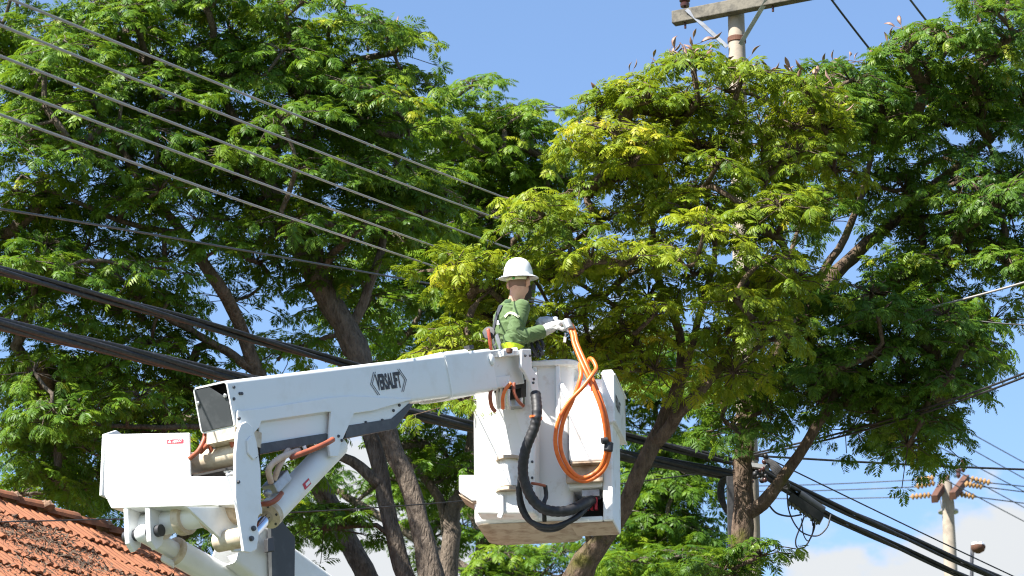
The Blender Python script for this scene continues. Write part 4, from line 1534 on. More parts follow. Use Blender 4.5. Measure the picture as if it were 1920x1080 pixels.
# cover box: sunlit broad face looking to camera left
ux = EF.hit(441, 900, 'y', -0.03)[0]
face = [(198, 812), (216, 802), (221, 815), (352, 811), (356, 816), (354, 893), (438, 893), (438, 934), (198, 940), (194, 925)]
m = MB()
m.prism(EF, tr(EF, 'x', ux, [(196, 814), (354, 811), (356, 893), (439, 893), (439, 932), (200, 937), (195, 928)]), 'x', ux, ux + 0.022)
m.prism(EF, tr(EF, 'x', ux, [(200, 937), (439, 932), (439, 946), (208, 953)]), 'x', ux + 0.001, ux + 0.30)
cover = m.build('elbow_cover', M['paint'], lift, bevel=0.008)
m = MB()
pl = tr(EF, 'x', ux, [(196, 814), (195, 928)])
yl = pl[0][0]
m.prism(EF, [(ux - .003, pl[1][1]), (ux + .34, pl[1][1] - .03), (ux + .40, pl[1][1] + .15), (ux + .30, pl[0][1] + .02), (ux + .12, pl[0][1] + .06), (ux - .003, pl[0][1])], 'y', yl, yl + .022)
m.build('cover_cheek', M['paint'], cover, bevel=0.006)
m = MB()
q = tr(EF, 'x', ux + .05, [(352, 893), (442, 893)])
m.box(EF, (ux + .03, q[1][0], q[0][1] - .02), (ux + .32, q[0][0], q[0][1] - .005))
m.box(EF, (ux + .325, q[1][0] + .03, q[0][1] - .02), (ux + .335, q[0][0], q[0][1] + .28))  # added back panel, coloured black as the shaded interior behind the notch
m.build('cover_tray_shade', M['cavity'], cover)
m = MB()
for k, (px, py) in enumerate(((426, 884), (434, 880), (430, 890), (437, 888))):
    m.sphere(EF.pt(*EF.hit(px, py, 'x', ux + .06)), (0.025, .02, .016), seg=8, rings=6)
m.build('white_rag', M['white'], cover, smooth=True)
# red warning sticker on the cover
m = MB()
m.prism(EF, tr(EF, 'x', ux - .003, [(313, 824), (344, 823), (344, 831), (313, 832)]), 'x', ux - .003, ux - .0025)
m.build('warning_label', M['red'], cover)
text_obj('PERIGO', EF, ('x', ux - .005), 332, 827.5, 0.026, 0.9, M['white'], 'lettering', cover, NN, (0, 0, 1))
m = MB()
t3 = tr(EF, 'x', ux - .005, [(315, 830.5), (321, 830.5), (318, 824.5)])
m.add([EF.pt(ux - .005, *p) for p in t3], [(0, 1, 2)])
m.build('warning_triangle', M['white'], cover)
m = MB()
for k in range(5):
    yy = 837 + k * 4
    q = tr(EF, 'x', ux - .003, [(318, yy), (342 - 5 * (k % 2), yy), (342 - 5 * (k % 2), yy + 1), (318, yy + 1)])
    m.add([EF.pt(ux - .003, *p) for p in q], [(0, 1, 2, 3)])
m.build('label_print', M['paint_worn'], cover)

# main boom cylinder: barrel, gland, chrome rod
c_top = EF.pt(*EF.hit(630, 834, 'y', 0.12))
c_gl = EF.pt(*EF.hit(504, 965, 'y', 0.10))
c_rod = EF.pt(*EF.hit(472, 1002, 'y', 0.10))
ax = unit(c_top - c_gl)
m = MB()
m.tube([c_gl + ax * .02, c_top], 0.092, 28)
cyl = m.build('boom_cylinder', M['paint'], lift, auto=40)
m = MB()
m.lathe(c_gl, ax, [(0.05, -.02), (0.098, -.02), (0.098, .03), (0.085, .032)], 28)
m.build('gland_flange', M['cream'], cyl, auto=40)
for k in range(6):
    a = 2 * PI * k / 6
    u = unit(np.cross(ax, (0, 0, 1)))
    w = np.cross(ax, u)
    m = MB()
    m.lathe(c_gl - ax * .02 + (u * math.cos(a) + w * math.sin(a)) * .078, -ax, [(0.009, 0), (0.009, .006)], 8)
    m.build('bolt', M['bolt'], cyl)
m = MB()
m.tube([c_rod, c_gl + ax * .05], 0.042, 24)
m.build('chrome_rod', M['chrome'], cyl, auto=40)
m = MB()
off = -EF.ey * 0.02 + np.array([0, 0, .10])
m.tube([c_gl + ax * .10 + off, c_top + off * .9], 0.013, 10)
m.build('hard_line', M['paint'], cyl, smooth=True)
m = MB()
pc = c_gl + (c_top - c_gl) * .40
fr = Frame(pc - EF.ey * .093, ax, EF.ey, np.cross(ax, EF.ey))
fr.ez = unit(np.cross(fr.ex, fr.ey))
m.box(fr, (-0.045, -.002, -.022), (.045, 0.0, .022))
m.build('warning_label', M['red'], cyl)
m = MB()
m.box(fr, (-0.018, -.004, -.012), (.038, -.003, .010))
m.build('label_print', M['white'], cyl)
# manifold block and hoses by the cylinder
m = MB()
vb = P(512, 915, 21.9)
m.box(Frame(vb, ax, EF.ey, np.cross(ax, EF.ey)), (-0.05, -0.06, -0.03), (0.16, 0.05, 0.05))
m.sphere(P(502, 925, 21.75), 0.03, seg=12, rings=8)
m.build('valve_block', M['steel'], cyl, bevel=.008)


def hose(pts, r, mat, name, parent, n=30, sides=10):
    mb = MB()
    mb.tube(spline([P(*p) for p in pts], n), r, sides)
    return mb.build(name, M[mat], parent, smooth=True)


hose([(508, 905, 21.8), (504, 880, 21.75), (520, 862, 21.8), (540, 852, 21.9), (560, 845, 22.1)], 0.022, 'creamhose', 'hose', cyl)
hose([(514, 900, 21.85), (522, 878, 21.85), (535, 852, 21.95), (542, 838, 22.1)], 0.020, 'creamhose', 'hose', cyl)
hose([(545, 858, 21.9), (580, 845, 22.0), (610, 832, 22.1), (624, 824, 22.2)], 0.020, 'redhose', 'hose', cyl)
hose([(485, 945, 21.75), (505, 944, 21.7), (520, 935, 21.75), (528, 925, 21.85)], 0.018, 'redhose', 'hose', cyl)
hose([(570, 836, 22.1), (572, 842, 22.1), (574, 848, 22.15)], 0.014, 'white', 'hose', cyl)
for k, pts in enumerate(([(383, 800, 21.85), (384, 820, 21.75), (372, 845, 21.7), (355, 860, 21.72)], [(403, 800, 21.85), (400, 818, 21.75), (388, 835, 21.7), (376, 848, 21.75)],
                         [(428, 798, 21.7), (430, 815, 21.65), (436, 835, 21.65), (442, 855, 21.7)], [(390, 830, 21.75), (398, 848, 21.75), (402, 856, 21.8)])):
    hose(pts, 0.016, 'redhose', 'hose', elbow)
m = MB()
m.box(EF, (ux + .02, 0.0, sh2[2] + .06), (ux + .3, 0.25, sh2[2] + .17))
m.build('pivot_bracket', M['cream'], elbow)

# levelling link: clevis, pin and tube going down right
LF = EF
cv = [(243, 940), (268, 938), (258, 985), (262, 1020), (250, 1024), (238, 1015), (236, 985)]
for y_ in (yl - .20, yl - .36):
    pass
uxl = ux + .10
m = MB()
for dpx in (0, 45):
    poly = [(x + dpx * .9, y + (0 if not dpx else -4)) for x, y in cv]
    q = [EF.hit(px, py, 'x', uxl) for px, py in poly]
    yv = np.mean([p[1] for p in q])
    lo = [(uxl - .10, q[0][2]), (uxl + .14, q[0][2]), (uxl + .07, q[3][2] + .06), (uxl + .06, q[3][2]), (uxl, q[3][2] - .05), (uxl - .06, q[3][2]), (uxl - .07, q[3][2] + .06)]
    m.prism(EF, lo, 'y', yv - .02, yv + .02)
clev = m.build('clevis', M['paint'], lift, bevel=.005)
qa = EF.hit(248, 1005, 'x', uxl)
qb = EF.hit(290, 1003, 'x', uxl)
m = MB()
m.cyl(EF.pt(uxl, qa[1] + .06, qa[2]), EF.pt(uxl, qb[1] - .06, qa[2]), 0.042, 18)
m.build('clevis_pin', M['bolt'], clev, auto=40)
l0 = EF.pt(uxl, (qa[1] + qb[1]) / 2, qa[2])
l1 = P(560, 1163, 23.0)
dl = unit(l1 - l0)
m = MB()
m.tube([l0, l0 + dl * .34], 0.062, 22)
m.sphere(l0, 0.065, seg=16, rings=10)
m.build('link_eye', M['paint'], clev, auto=40)
m = MB()
m.lathe(l0 + dl * .30, dl, [(0.06, 0), (0.10, 0), (0.10, .035), (0.085, .04)], 24)
m.build('link_flange', M['cream'], clev, auto=40)
m = MB()
m.tube([l0 + dl * .32, l0 + dl * 6.4], 0.095, 24)
link = m.build('levelling_link', M['paint'], lift, auto=40)
for t in (0.62, 0.78):
    m = MB()
    m.sphere(l0 + dl * t + np.array([0, -.09, .03]), (0.02, .012, .035), seg=10, rings=8)
    m.build('lug', M['cream'], link, smooth=True)
m = MB()
m.box(Frame(l0 + dl * .24 - np.array([0, 0, .10]), dl, (0, 1, 0), np.cross(dl, (0, 1, 0))), (-.05, -.04, -.02), (.08, .02, .02))
m.build('lug', M['paint_worn'], link, bevel=.005)

# triangular gusset plates between shaft and lower boom
for pix, y0 in (([(350, 950), (432, 950), (466, 1034), (440, 1034)], 0.12), ([(352, 952), (420, 950), (446, 1020), (430, 1030)], 0.62)):
    m = MB()
    q = tr(EF, 'y', y0, pix)
    m.prism(EF, q, 'y', y0, y0 + .025)
    m.build('gusset', M['paint'], elbow, bevel=.004)
m = MB()
lw = EF.hit(452, 1008, 'y', 0.0)
m.cyl(EF.pt(lw[0], -0.04, lw[2]), EF.pt(lw[0], .20, lw[2]), 0.07, 22)
m.build('lower_shaft', M['cream'], elbow, auto=40)
# lower boom: big box section going down and right, with a dark bracket on its near side
p0 = P(500, 985, 22.6)
p1 = P(640, 1088, 23.0)
dl2 = unit(p1 - p0)
sidev = unit(np.cross(dl2, (0, 0, 1)))
if sidev[1] > 0:
    sidev = -sidev
LB = Frame(p0, dl2, -sidev, np.cross(dl2, -sidev))
if LB.ez[2] < 0:
    LB.ez = -LB.ez
m = MB()
hollow(m, LB, -0.15, 5.7, rrect(0.0, 0.30, -0.40, 0.0, 0.035), rrect(0.012, 0.288, -0.388, -0.012, 0.03))
lb_o = m.build('lower_boom', M['paint'], lift, auto=50)
m = MB()
q = tr(LB, 'y', -0.04, [(506, 985), (528, 978), (552, 1008), (551, 1085), (508, 1085)])
m.prism(LB, q, 'y', -0.05, -0.012)
m.build('dark_bracket', M['darkgrey'], lb_o, bevel=.004)
m = MB()
q = tr(LB, 'y', -0.08, [(500, 1010), (512, 1006), (514, 1034), (500, 1036)])
m.prism(LB, q, 'y', -0.09, -0.052)
m.build('latch', M['bolt'], lb_o, bevel=.006)
m = MB()
q = tr(LB, 'y', 0.05, [(455, 1035), (505, 1030), (507, 1085), (500, 1085), (462, 1046)])
m.prism(LB, q, 'y', 0.05, 0.22)
m.build('boom_head', M['paint'], lb_o, bevel=.006)
# pedestal and truck deck out of the frame, carrying the booms
ft = LB.pt(5.6, .15, -.2)
PF = Frame((ft[0], ft[1], 0), DH, -NN, (0, 0, 1))
m = MB()
m.lathe(PF.o + (0, 0, 1.1), (0, 0, 1), [(0.45, 0), (0.45, .5), (0.34, .55), (0.34, max(.6, ft[2] - 1.2))], 28)
m.box(PF, (-.3, -.35, ft[2] - .2), (.3, .35, ft[2] + .35))
ped = m.build('pedestal', M['paint'], lift, auto=40)
m = MB()
m.box(PF, (-1.4, -1.15, .75), (4.2, 1.15, 1.1))
deck = m.build('truck_deck', M['paint'], lift, bevel=.02)
for x in (-.6, 3.2):
    for y in (-1.0, 1.0):
        m = MB()
        m.lathe(PF.pt(x, y, .45), PF.ey, [(0.2, -.14), (0.44, -.14), (0.46, -.1), (0.46, .1), (0.44, .14), (0.2, .14)], 28)
        m.build('wheel', M['black'], deck, auto=40)

# ------------------------------------------------------------------ bucket
YB = rad(10)
KF = Frame(P(888, 976, 24.75), (math.cos(YB), -math.sin(YB), 0), (math.sin(YB), math.cos(YB), 0), (0, 0, 1))
W_ = KF.hit(1073, 976, 'y', 0)[0]
HT = KF.hit(1030, 682, 'y', 0)[2]
DP = 0.62
NS = 6


def ring(x0, x1, y0, y1, r, z, n=NS):
    pts = []
    for cx_, cy_, a0 in ((x1 - r, y1 - r, 0), (x0 + r, y1 - r, 90), (x0 + r, y0 + r, 180), (x1 - r, y0 + r, 270)):
        for k in range(n):
            a = rad(a0 + 90 * k / (n - 1))
            pts.append(KF.pt(cx_ + r * math.cos(a), cy_ + r * math.sin(a), z))
    return pts


def loft(mb, rings, cap0=True, cap1=True):
    n = len(rings[0])
    b = len(mb.v)
    mb.v += [tuple(p) for rg in rings for p in rg]
    for i in range(len(rings) - 1):
        for k in range(n):
            j = (k + 1) % n
            mb.f.append((b + i * n + k, b + i * n + j, b + (i + 1) * n + j, b + (i + 1) * n + k))
    if cap0:
        mb.f.append(tuple(b + k for k in range(n - 1, -1, -1)))
    if cap1:
        mb.f.append(tuple(b + (len(rings) - 1) * n + k for k in range(n)))


m = MB()
tp = 0.018
rings = [ring(.07, W_ - .03, .07, DP - .03, .07, -.045), ring(.02, W_ - .005, .02, DP - .005, .07, -.028), ring(0, W_, 0, DP, .07, 0.0), ring(-.004, W_ + .004, -.004, DP + .004, .07, .03),
         ring(-tp, W_ + tp, -tp, DP + tp, .08, HT - .05), ring(-tp - .005, W_ + tp + .005, -tp - .005, DP + tp + .005, .08, HT - .035), ring(-tp - .045, W_ + tp + .045, -tp - .045, DP + tp + .045, .11, HT - .03),
         ring(-tp - .05, W_ + tp + .05, -tp - .05, DP + tp + .05, .11, HT), ring(-tp - .04, W_ + tp + .04, -tp - .04, DP + tp + .04, .11, HT + .012),
         ring(-tp + .01, W_ + tp - .01, -tp + .01, DP + tp - .01, .08, HT + .008), ring(.02, W_ - .02, .02, DP - .02, .07, .06)]
loft(m, rings)
bucket = m.build('bucket', M['fibre'], lift, auto=35)
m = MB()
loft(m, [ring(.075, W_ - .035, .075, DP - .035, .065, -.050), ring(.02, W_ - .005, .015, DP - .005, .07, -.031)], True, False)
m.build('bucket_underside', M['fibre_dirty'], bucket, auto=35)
# vertical stiffener ribs on the bucket face
for px in (1004, 1047):
    q = KF.hit(px, 760, 'y', -.02)
    m = MB()
    m.box(KF, (q[0] - .018, -.045, .55), (q[0] + .018, -.012, HT - .03))
    m.build('stiffener', M['fibre'], bucket, bevel=.006)
# mounting mast in front of the left half
m = MB()
q = tr(KF, 'y', -0.24, [(893, 742), (945, 760), (1004, 760), (1004, 962), (893, 962)])
m.prism(KF, q, 'y', -0.24, -0.03)
mast = m.build('mount_cover', M['fibre'], bucket, bevel=.018)
m = MB()
q = tr(KF, 'y', -0.245, [(963, 764), (1000, 758), (1000, 815), (982, 825)])
m.prism(KF, q, 'y', -0.262, -0.243)
m.build('mount_flap', M['fibre'], bucket, bevel=.003)
for px, py in ((998, 866), (998, 896), (997, 912), (995, 770), (997, 820)):
    bolt(KF, 'y', -.24, px, py, .010, .012).build('bolt', M['bolt'], bucket)
# pivot tube with cowl rims showing in the cutouts
qc = KF.hit(950, 870, 'y', -.22)
m = MB()
m.lathe(KF.pt(qc[0] + .02, -.20, KF.hit(950, 915, 'y', -.2)[2]), (0, 0, 1), [(0.085, 0), (0.085, .20), (0.075, .23)], 26)
m.build('pivot_tube', M['fibre'], bucket, auto=40)
for (y0, y1, n_) in ((860, 866, 0), (918, 926, 1)):
    m = MB()
    qz = KF.hit(950, (y0 + y1) / 2, 'y', -.2)[2]
    m.lathe(KF.pt(qc[0] + .02, -.215, qz), (0, 0, 1), [(0.086, -.012), (0.104, -.014), (0.098, .012), (0.086, .014)], 26)
    m.build('cowl_rim', M['fibre_dirty'], bucket, auto=40)
m = MB()
q = tr(KF, 'y', -.26, [(935, 930), (944, 926), (944, 962), (940, 972), (932, 970), (935, 960)])
m.prism(KF, q, 'y', -.268, -.242)
m.build('hook_bracket', M['fibre'], bucket, bevel=.003)
# hand step on the left
m = MB()
q = tr(KF, 'y', -.02, [(860, 890), (897, 890), (897, 938), (884, 938), (860, 922)])
m.prism(KF, q, 'y', -.02, .30)
m.build('side_step', M['fibre'], bucket, bevel=.012)
m = MB()
q = tr(KF, 'y', .0, [(860, 926), (886, 940), (896, 940), (896, 943), (885, 943), (861, 929)])
m.prism(KF, q, 'y', .0, .28)
m.build('step_pad', M['fibre_dirty'], bucket)

# mechanism between boom tip and mount: bracket plates, posts, hoses
bx = BF.hit(985, 690, 'y', -0.02)
m = MB()
q = tr(BF, 'y', -0.05, [(975, 655), (992, 655), (994, 690), (1003, 705), (1008, 745), (998, 748), (990, 718), (980, 698), (973, 690)])
m.prism(BF, q, 'y', -0.07, -0.045)
m.prism(BF, q, 'y', .26, .285)
bracket = m.build('tip_bracket', M['paint_worn'], lift, bevel=.006)
m = MB()
q = tr(BF, 'y', -0.05, [(945, 656), (992, 656), (992, 664), (945, 668)])
m.prism(BF, q, 'y', -0.045, .26)
m.build('bracket_cap', M['paint_worn'], bracket, bevel=.006)
for px, py in ((984, 667), (993, 667), (1000, 711), (999, 718), (1004, 742)):
    bolt(BF, 'y', -.07, px, py, .010, .012).build('bolt', M['bolt'], bracket)
m = MB()
m.lathe(P(955, 657, 24.35), (0, 0, 1), [(0.02, -.02), (0.026, 0), (0.026, .010), (0.012, .018)], 14)
m.build('pivot_nut', M['rust'], bracket, auto=40)
zb = 24.62
m = MB()
a, b = P(967, 735, zb + .1), P(967, 768, zb + .1)
m.cyl((a[0], a[1], b[2]), (a[0], a[1], a[2] + .08), 0.055, 20)
m.build('rotator_post', M['steel'], bracket, auto=40)
m = MB()
q0 = P(978, 712, zb - .05)
m.box(Frame(q0, BF.ex, BF.ey, BF.ez), (-.10, 0.04, -.06), (.06, .2, .01))
m.box(Frame(P(988, 720, zb), BF.ex, BF.ey, (0, 0, 1)), (-.02, .04, -.10), (.05, .16, .04))
m.build('bracket_shade_block', M['cavity'], bracket)  # black blocks standing in for shaded gaps in the mechanism
for k, (x, y0, y1, r_) in enumerate(((933, 728, 766, .009), (940, 726, 766, .011), (947, 724, 768, .009), (954, 730, 768, .012))):
    m = MB()
    m.tube(spline([P(x, y0, zb - .12), P(x - 1, (y0 + y1) / 2, zb - .14), P(x + 1, y1, zb - .12)], 8), r_, 8)
    m.build('rod', M['paint_worn'], bracket, smooth=True)
m = MB()
for x, y in ((931, 722), (938, 719), (950, 716)):
    m.sphere(P(x, y, zb - .16), (0.022, .02, .035), seg=10, rings=8)
m.build('rod_end', M['paint_worn'], bracket, smooth=True)
hose([(921, 728, 24.28), (919, 745, 24.26), (922, 762, 24.28), (928, 771, 24.32)], 0.016, 'redhose', 'hose', bracket)
hose([(958, 718, 24.36), (948, 730, 24.34), (943, 745, 24.34), (943, 766, 24.40)], 0.014, 'orange', 'hose', bracket)
hose([(964, 718, 24.38), (964, 735, 24.36), (972, 752, 24.36), (982, 762, 24.38)], 0.013, 'redhose', 'hose', bracket)

# thick black hose bundle looping from the mount to the console
def ribbed(pts, r0, name, parent, n=120, amp=.06):
    c = spline([P(*p) for p in pts], n)
    ln = np.concatenate([[0], np.cumsum(np.linalg.norm(np.diff(c, axis=0), axis=1))])
    rr_ = r0 * (1 + amp * np.sin(ln * 2 * PI / 0.022 * .5))
    mb = MB()
    mb.tube(c, rr_, 18)
    return mb.build(name, M['black'], parent, smooth=True)


hz = 24.32
hb = ribbed([(1004, 738, hz + .12), (1007, 770, hz), (1002, 800, hz - .03), (985, 845, hz - .05), (981, 890, hz - .05), (996, 932, hz - .06), (1022, 955, hz - .06), (1062, 958, hz), (1098, 942, hz + .18), (1112, 938, hz + .35)], 0.040, 'hose_bundle', lift, amp=.05)
ribbed([(972, 912, hz + .02), (977, 952, hz), (998, 980, hz - .02), (1036, 988, hz - .02), (1076, 973, hz + .06), (1102, 950, hz + .22), (1110, 944, hz + .35)], 0.022, 'hose', hb, amp=.04)
ribbed([(976, 880, hz + .03), (974, 915, hz + .01), (985, 960, hz + .01), (1010, 990, hz), (1045, 992, hz), (1085, 965, hz + .1), (1108, 948, hz + .3)], 0.016, 'hose', hb, amp=.0)
ribbed([(1022, 910, hz + .06), (1024, 930, hz + .05), (1020, 945, hz), (1021, 978, hz)], 0.017, 'hose', hb, n=60, amp=.03)
hose([(996, 906, hz + .0), (1010, 908, hz - .01), (1022, 911, hz + .03)], 0.011, 'redhose', 'hose', hb)
for (a, b, c_) in (((1000, 783), 24.25, .047),):
    m = MB()
    cc = P(1005, 783, hz - .01)
    tt = unit(P(1002, 800, hz - .03) - P(1007, 770, hz))
    m.lathe(cc, tt, [(0.040, -.012), (0.050, -.008), (0.050, .008), (0.040, .012)], 20)
    m.build('hose_tie', M['orange'], hb, auto=40)

# console pod on the right of the bucket
CY = -0.06
m = MB()
q = tr(KF, 'y', CY, [(1063, 712), (1076, 700), (1088, 695), (1130, 698), (1150, 712), (1150, 1002), (1074, 1002), (1062, 988)])
def opening(pix):
    return tr(KF, 'y', CY, pix)
# the pod is a hollow casing: side walls, back, floor, top, and two front panels
qx0, qx1 = KF.hit(1062, 800, 'y', CY)[0], KF.hit(1148, 800, 'y', CY)[0]
qz0, qz1 = KF.hit(1100, 978, 'y', CY)[2], KF.hit(1100, 697, 'y', CY)[2]
zc0, zc1 = KF.hit(1100, 968, 'y', CY)[2], KF.hit(1100, 914, 'y', CY)[2]     # lower cavity
xc0, xc1 = KF.hit(1060, 930, 'y', CY)[0], KF.hit(1125, 930, 'y', CY)[0]
PD = 0.42
m = MB()
m.box(KF, (qx1 - .08, CY, qz0), (qx1, CY + PD, qz1 - .02))
m.box(KF, (qx0 + .012, CY, qz0), (qx1 - .081, CY + PD, zc0))
m.box(KF, (qx0 + .012, CY, zc1), (qx1 - .081, CY + PD, zc1 + .15))
m.box(KF, (qx0 + .012, CY + .36, zc0 + .001), (qx1 - .081, CY + PD, zc1 - .001))
m.box(KF, (qx0 + .012, CY + .10, zc1 + .151), (qx1 - .081, CY + PD, qz1 - .03))
pod = m.build('console_pod', M['fibre'], bucket, bevel=.012)
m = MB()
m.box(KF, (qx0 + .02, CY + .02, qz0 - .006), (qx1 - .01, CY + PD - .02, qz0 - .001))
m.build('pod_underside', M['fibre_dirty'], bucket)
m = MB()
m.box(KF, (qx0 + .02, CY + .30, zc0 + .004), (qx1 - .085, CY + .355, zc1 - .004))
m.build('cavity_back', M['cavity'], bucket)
m = MB()
m.box(KF, (qx0 + .0, CY - .045, zc1 + .03), (qx1 - .07, CY - .002, zc1 + .165))
m.build('ledge', M['fibre_dirty'], bucket, bevel=.008)
# valve block with red handles in the cavity
m = MB()
vc = KF.hit(1108, 925, 'y', CY + .06)
m.box(KF, (vc[0] - .07, CY + .04, vc[2] - .03), (vc[0] + .07, CY + .14, vc[2] + .03))
m.build('valve_block', M['steel'], bucket, bevel=.006)
for k in range(3):
    m = MB()
    m.box(KF, (vc[0] - .04 + k * .035, CY + .05, vc[2] - .13), (vc[0] - .02 + k * .035, CY + .09, vc[2] - .035))
    m.build('valve_stem', M['red'], bucket)
# tool box cover in front
bx0, bx1 = KF.hit(1067, 800, 'y', -.16)[0], KF.hit(1140, 800, 'y', -.16)[0]
bz0, bz1 = KF.hit(1100, 866, 'y', -.16)[2], KF.hit(1100, 735, 'y', -.16)[2]
m = MB()
m.prism(KF, [(bx0, bz0 + .02), (bx0 + .02, bz0), (bx1 - .03, bz0), (bx1 - .012, bz0 + .02), (bx1 - .012, bz1 - .11), (bx1 - .05, bz1), (bx0 + .025, bz1), (bx0 + .004, bz1 - .05)], 'y', -.18, CY + .10)
m.build('control_cover', M['fibre'], bucket, bevel=.02)
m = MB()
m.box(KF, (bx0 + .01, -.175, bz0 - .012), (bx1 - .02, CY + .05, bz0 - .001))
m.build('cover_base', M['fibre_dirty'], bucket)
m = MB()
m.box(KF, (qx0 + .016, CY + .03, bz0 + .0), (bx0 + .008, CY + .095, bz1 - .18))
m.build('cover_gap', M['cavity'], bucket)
# control handle on top of the cover
hp = KF.pt(*KF.hit(1110, 727, 'y', -.06))
m = MB()
m.cyl(hp - (0, 0, .06), hp + (0, 0, .02), .010, 10)
m.sphere(hp + (0, 0, .03), (.03, .02, .018), seg=12, rings=8)
m.build('control_lever', M['red'], bucket, auto=40)
# bulging outer box on the far right with lettering on its side
ox0, ox1 = KF.hit(1128, 760, 'y', CY - .03)[0], KF.hit(1152, 760, 'y', CY - .03)[0]
oz0, oz1 = KF.hit(1150, 792, 'y', CY - .03)[2], KF.hit(1150, 692, 'y', CY - .03)[2]
m = MB()
m.prism(KF, [(ox0, oz0), (ox1 - .01, oz0), (ox1, oz0 + .015), (ox1, oz1 - .03), (ox1 - .012, oz1), (ox0 + .01, oz1), (ox0, oz1 - .02)], 'y', CY - .03, CY + .60)
outer = m.build('tool_box', M['fibre'], bucket, bevel=.012)
m = MB()
m.box(KF, (ox1 - .005, CY - .035, oz1 - .05), (ox1 + .010, CY + .605, oz1 - .035))
m.build('box_trim', M['fibre'], bucket, bevel=.003)
m = MB()
m.box(KF, (ox1 - .005, CY - .035, oz0 + .005), (ox1 + .010, CY + .605, oz0 + .02))
m.build('box_trim', M['fibre'], bucket, bevel=.003)
text_obj('VERSALIFT', KF, ('x', ox1 + .004), 1159, 760, 0.13, 0.44, M['decal'], 'lettering', bucket, KF.ey, (0, 0, 1), 0.004)
# gusset between bucket and pod
m = MB()
q = tr(KF, 'y', CY - .0, [(1050, 720), (1056, 718), (1066, 735), (1066, 780), (1052, 765)])
m.prism(KF, q, 'y', CY, CY + .05)
m.build('pod_gusset', M['fibre'], bucket, bevel=.003)
# ------------------------------------------------------------------ worker (signed distance shapes meshed with surface nets)
def surface_nets(fn, lo, hi, h):
    lo, hi = np.asarray(lo, float), np.asarray(hi, float)
    n = np.ceil((hi - lo) / h).astype(int) + 1
    ax_ = [lo[i] + h * np.arange(n[i]) for i in range(3)]
    G = np.stack(np.meshgrid(*ax_, indexing='ij'), -1).reshape(-1, 3)
    D = np.concatenate([fn(G[i:i + 200000]) for i in range(0, len(G), 200000)]).reshape(n)
    s = D < 0
    c = np.zeros(n - 1, int)
    for dx in (0, 1):
        for dy in (0, 1):
            for dz in (0, 1):
                c += s[dx:n[0] - 1 + dx, dy:n[1] - 1 + dy, dz:n[2] - 1 + dz]
    act = (c > 0) & (c < 8)
    idx = -np.ones(n - 1, int)
    I = np.argwhere(act)
    idx[act] = np.arange(len(I))
    acc = np.zeros((len(I), 3))
    cnt = np.zeros(len(I))
    cor = [(a, b, d) for a in (0, 1) for b in (0, 1) for d in (0, 1)]
    for p in cor:
        for a in range(3):
            if p[a] == 0:
                q = list(p)
                q[a] = 1
                dp = D[I[:, 0] + p[0], I[:, 1] + p[1], I[:, 2] + p[2]]
                dq = D[I[:, 0] + q[0], I[:, 1] + q[1], I[:, 2] + q[2]]
                cr = (dp < 0) != (dq < 0)
                t = np.where(cr, dp / np.where(cr, dp - dq, 1), 0)
                pos = np.array(p, float)[None, :] + 0 * acc
                pos[:, a] += t
                acc += np.where(cr[:, None], pos, 0)
                cnt += cr
    V = lo + h * (I + acc / cnt[:, None])
    F_ = []
    for a in range(3):
        b, d = (a + 1) % 3, (a + 2) % 3
        sl0 = [slice(0, None)] * 3
        sl1 = [slice(0, None)] * 3
        sl0[a] = slice(0, n[a] - 1)
        sl1[a] = slice(1, n[a])
        cross = s[tuple(sl0)] != s[tuple(sl1)]
        E = np.argwhere(cross)
        ok = (E[:, b] > 0) & (E[:, d] > 0) & (E[:, b] < n[b] - 1) & (E[:, d] < n[d] - 1)
        E = E[ok]
        ins = s[E[:, 0], E[:, 1], E[:, 2]]
        def at(ob, od):
            Q = E.copy()
            Q[:, b] += ob
            Q[:, d] += od
            return idx[Q[:, 0], Q[:, 1], Q[:, 2]]
        q = np.stack([at(-1, -1), at(0, -1), at(0, 0), at(-1, 0)], 1)
        q[~ins] = q[~ins][:, ::-1]
        F_.append(q)
    return V, np.concatenate(F_)


def smin(a, b, k):
    h = np.clip(.5 + .5 * (b - a) / k, 0, 1)
    return b * (1 - h) + a * h - k * h * (1 - h)


def cap(p, a, b, r0, r1):
    a, b = np.asarray(a), np.asarray(b)
    ba = b - a
    t = np.clip(((p - a) @ ba) / (ba @ ba), 0, 1)
    return np.linalg.norm(p - a - t[:, None] * ba, axis=1) - (r0 + (r1 - r0) * t)


def ell(p, c, r, axes=None):
    q = p - np.asarray(c)
    if axes is not None:
        q = np.stack([q @ axes[0], q @ axes[1], q @ axes[2]], 1)
    r = np.asarray(r)
    k0 = np.linalg.norm(q / r, axis=1)
    k1 = np.linalg.norm(q / (r * r), axis=1)
    return k0 * (k0 - 1) / np.maximum(k1, 1e-6)


def sdf_obj(name, fn, lo, hi, h, mat, parent, origin):
    V, F_ = surface_nets(fn, lo, hi, h)
    me_ = bpy.data.meshes.new(name)
    me_.from_pydata((V - origin).tolist(), [], F_.tolist())
    me_.polygons.foreach_set('use_smooth', [True] * len(me_.polygons))
    me_.materials.append(mat)
    o = bpy.data.objects.new(name, me_)
    COL.objects.link(o)
    if parent is not None:
        o.parent = parent
    return o


def fabric(name, col, col2):
    m_ = pmat(name, col, 0.85, col2=col2, scale=5, lo=.4, hi=.7, bump=0.25, bscale=220)
    m_.node_tree.nodes['Principled BSDF'].inputs['Sheen Weight'].default_value = 0.15
    return m_


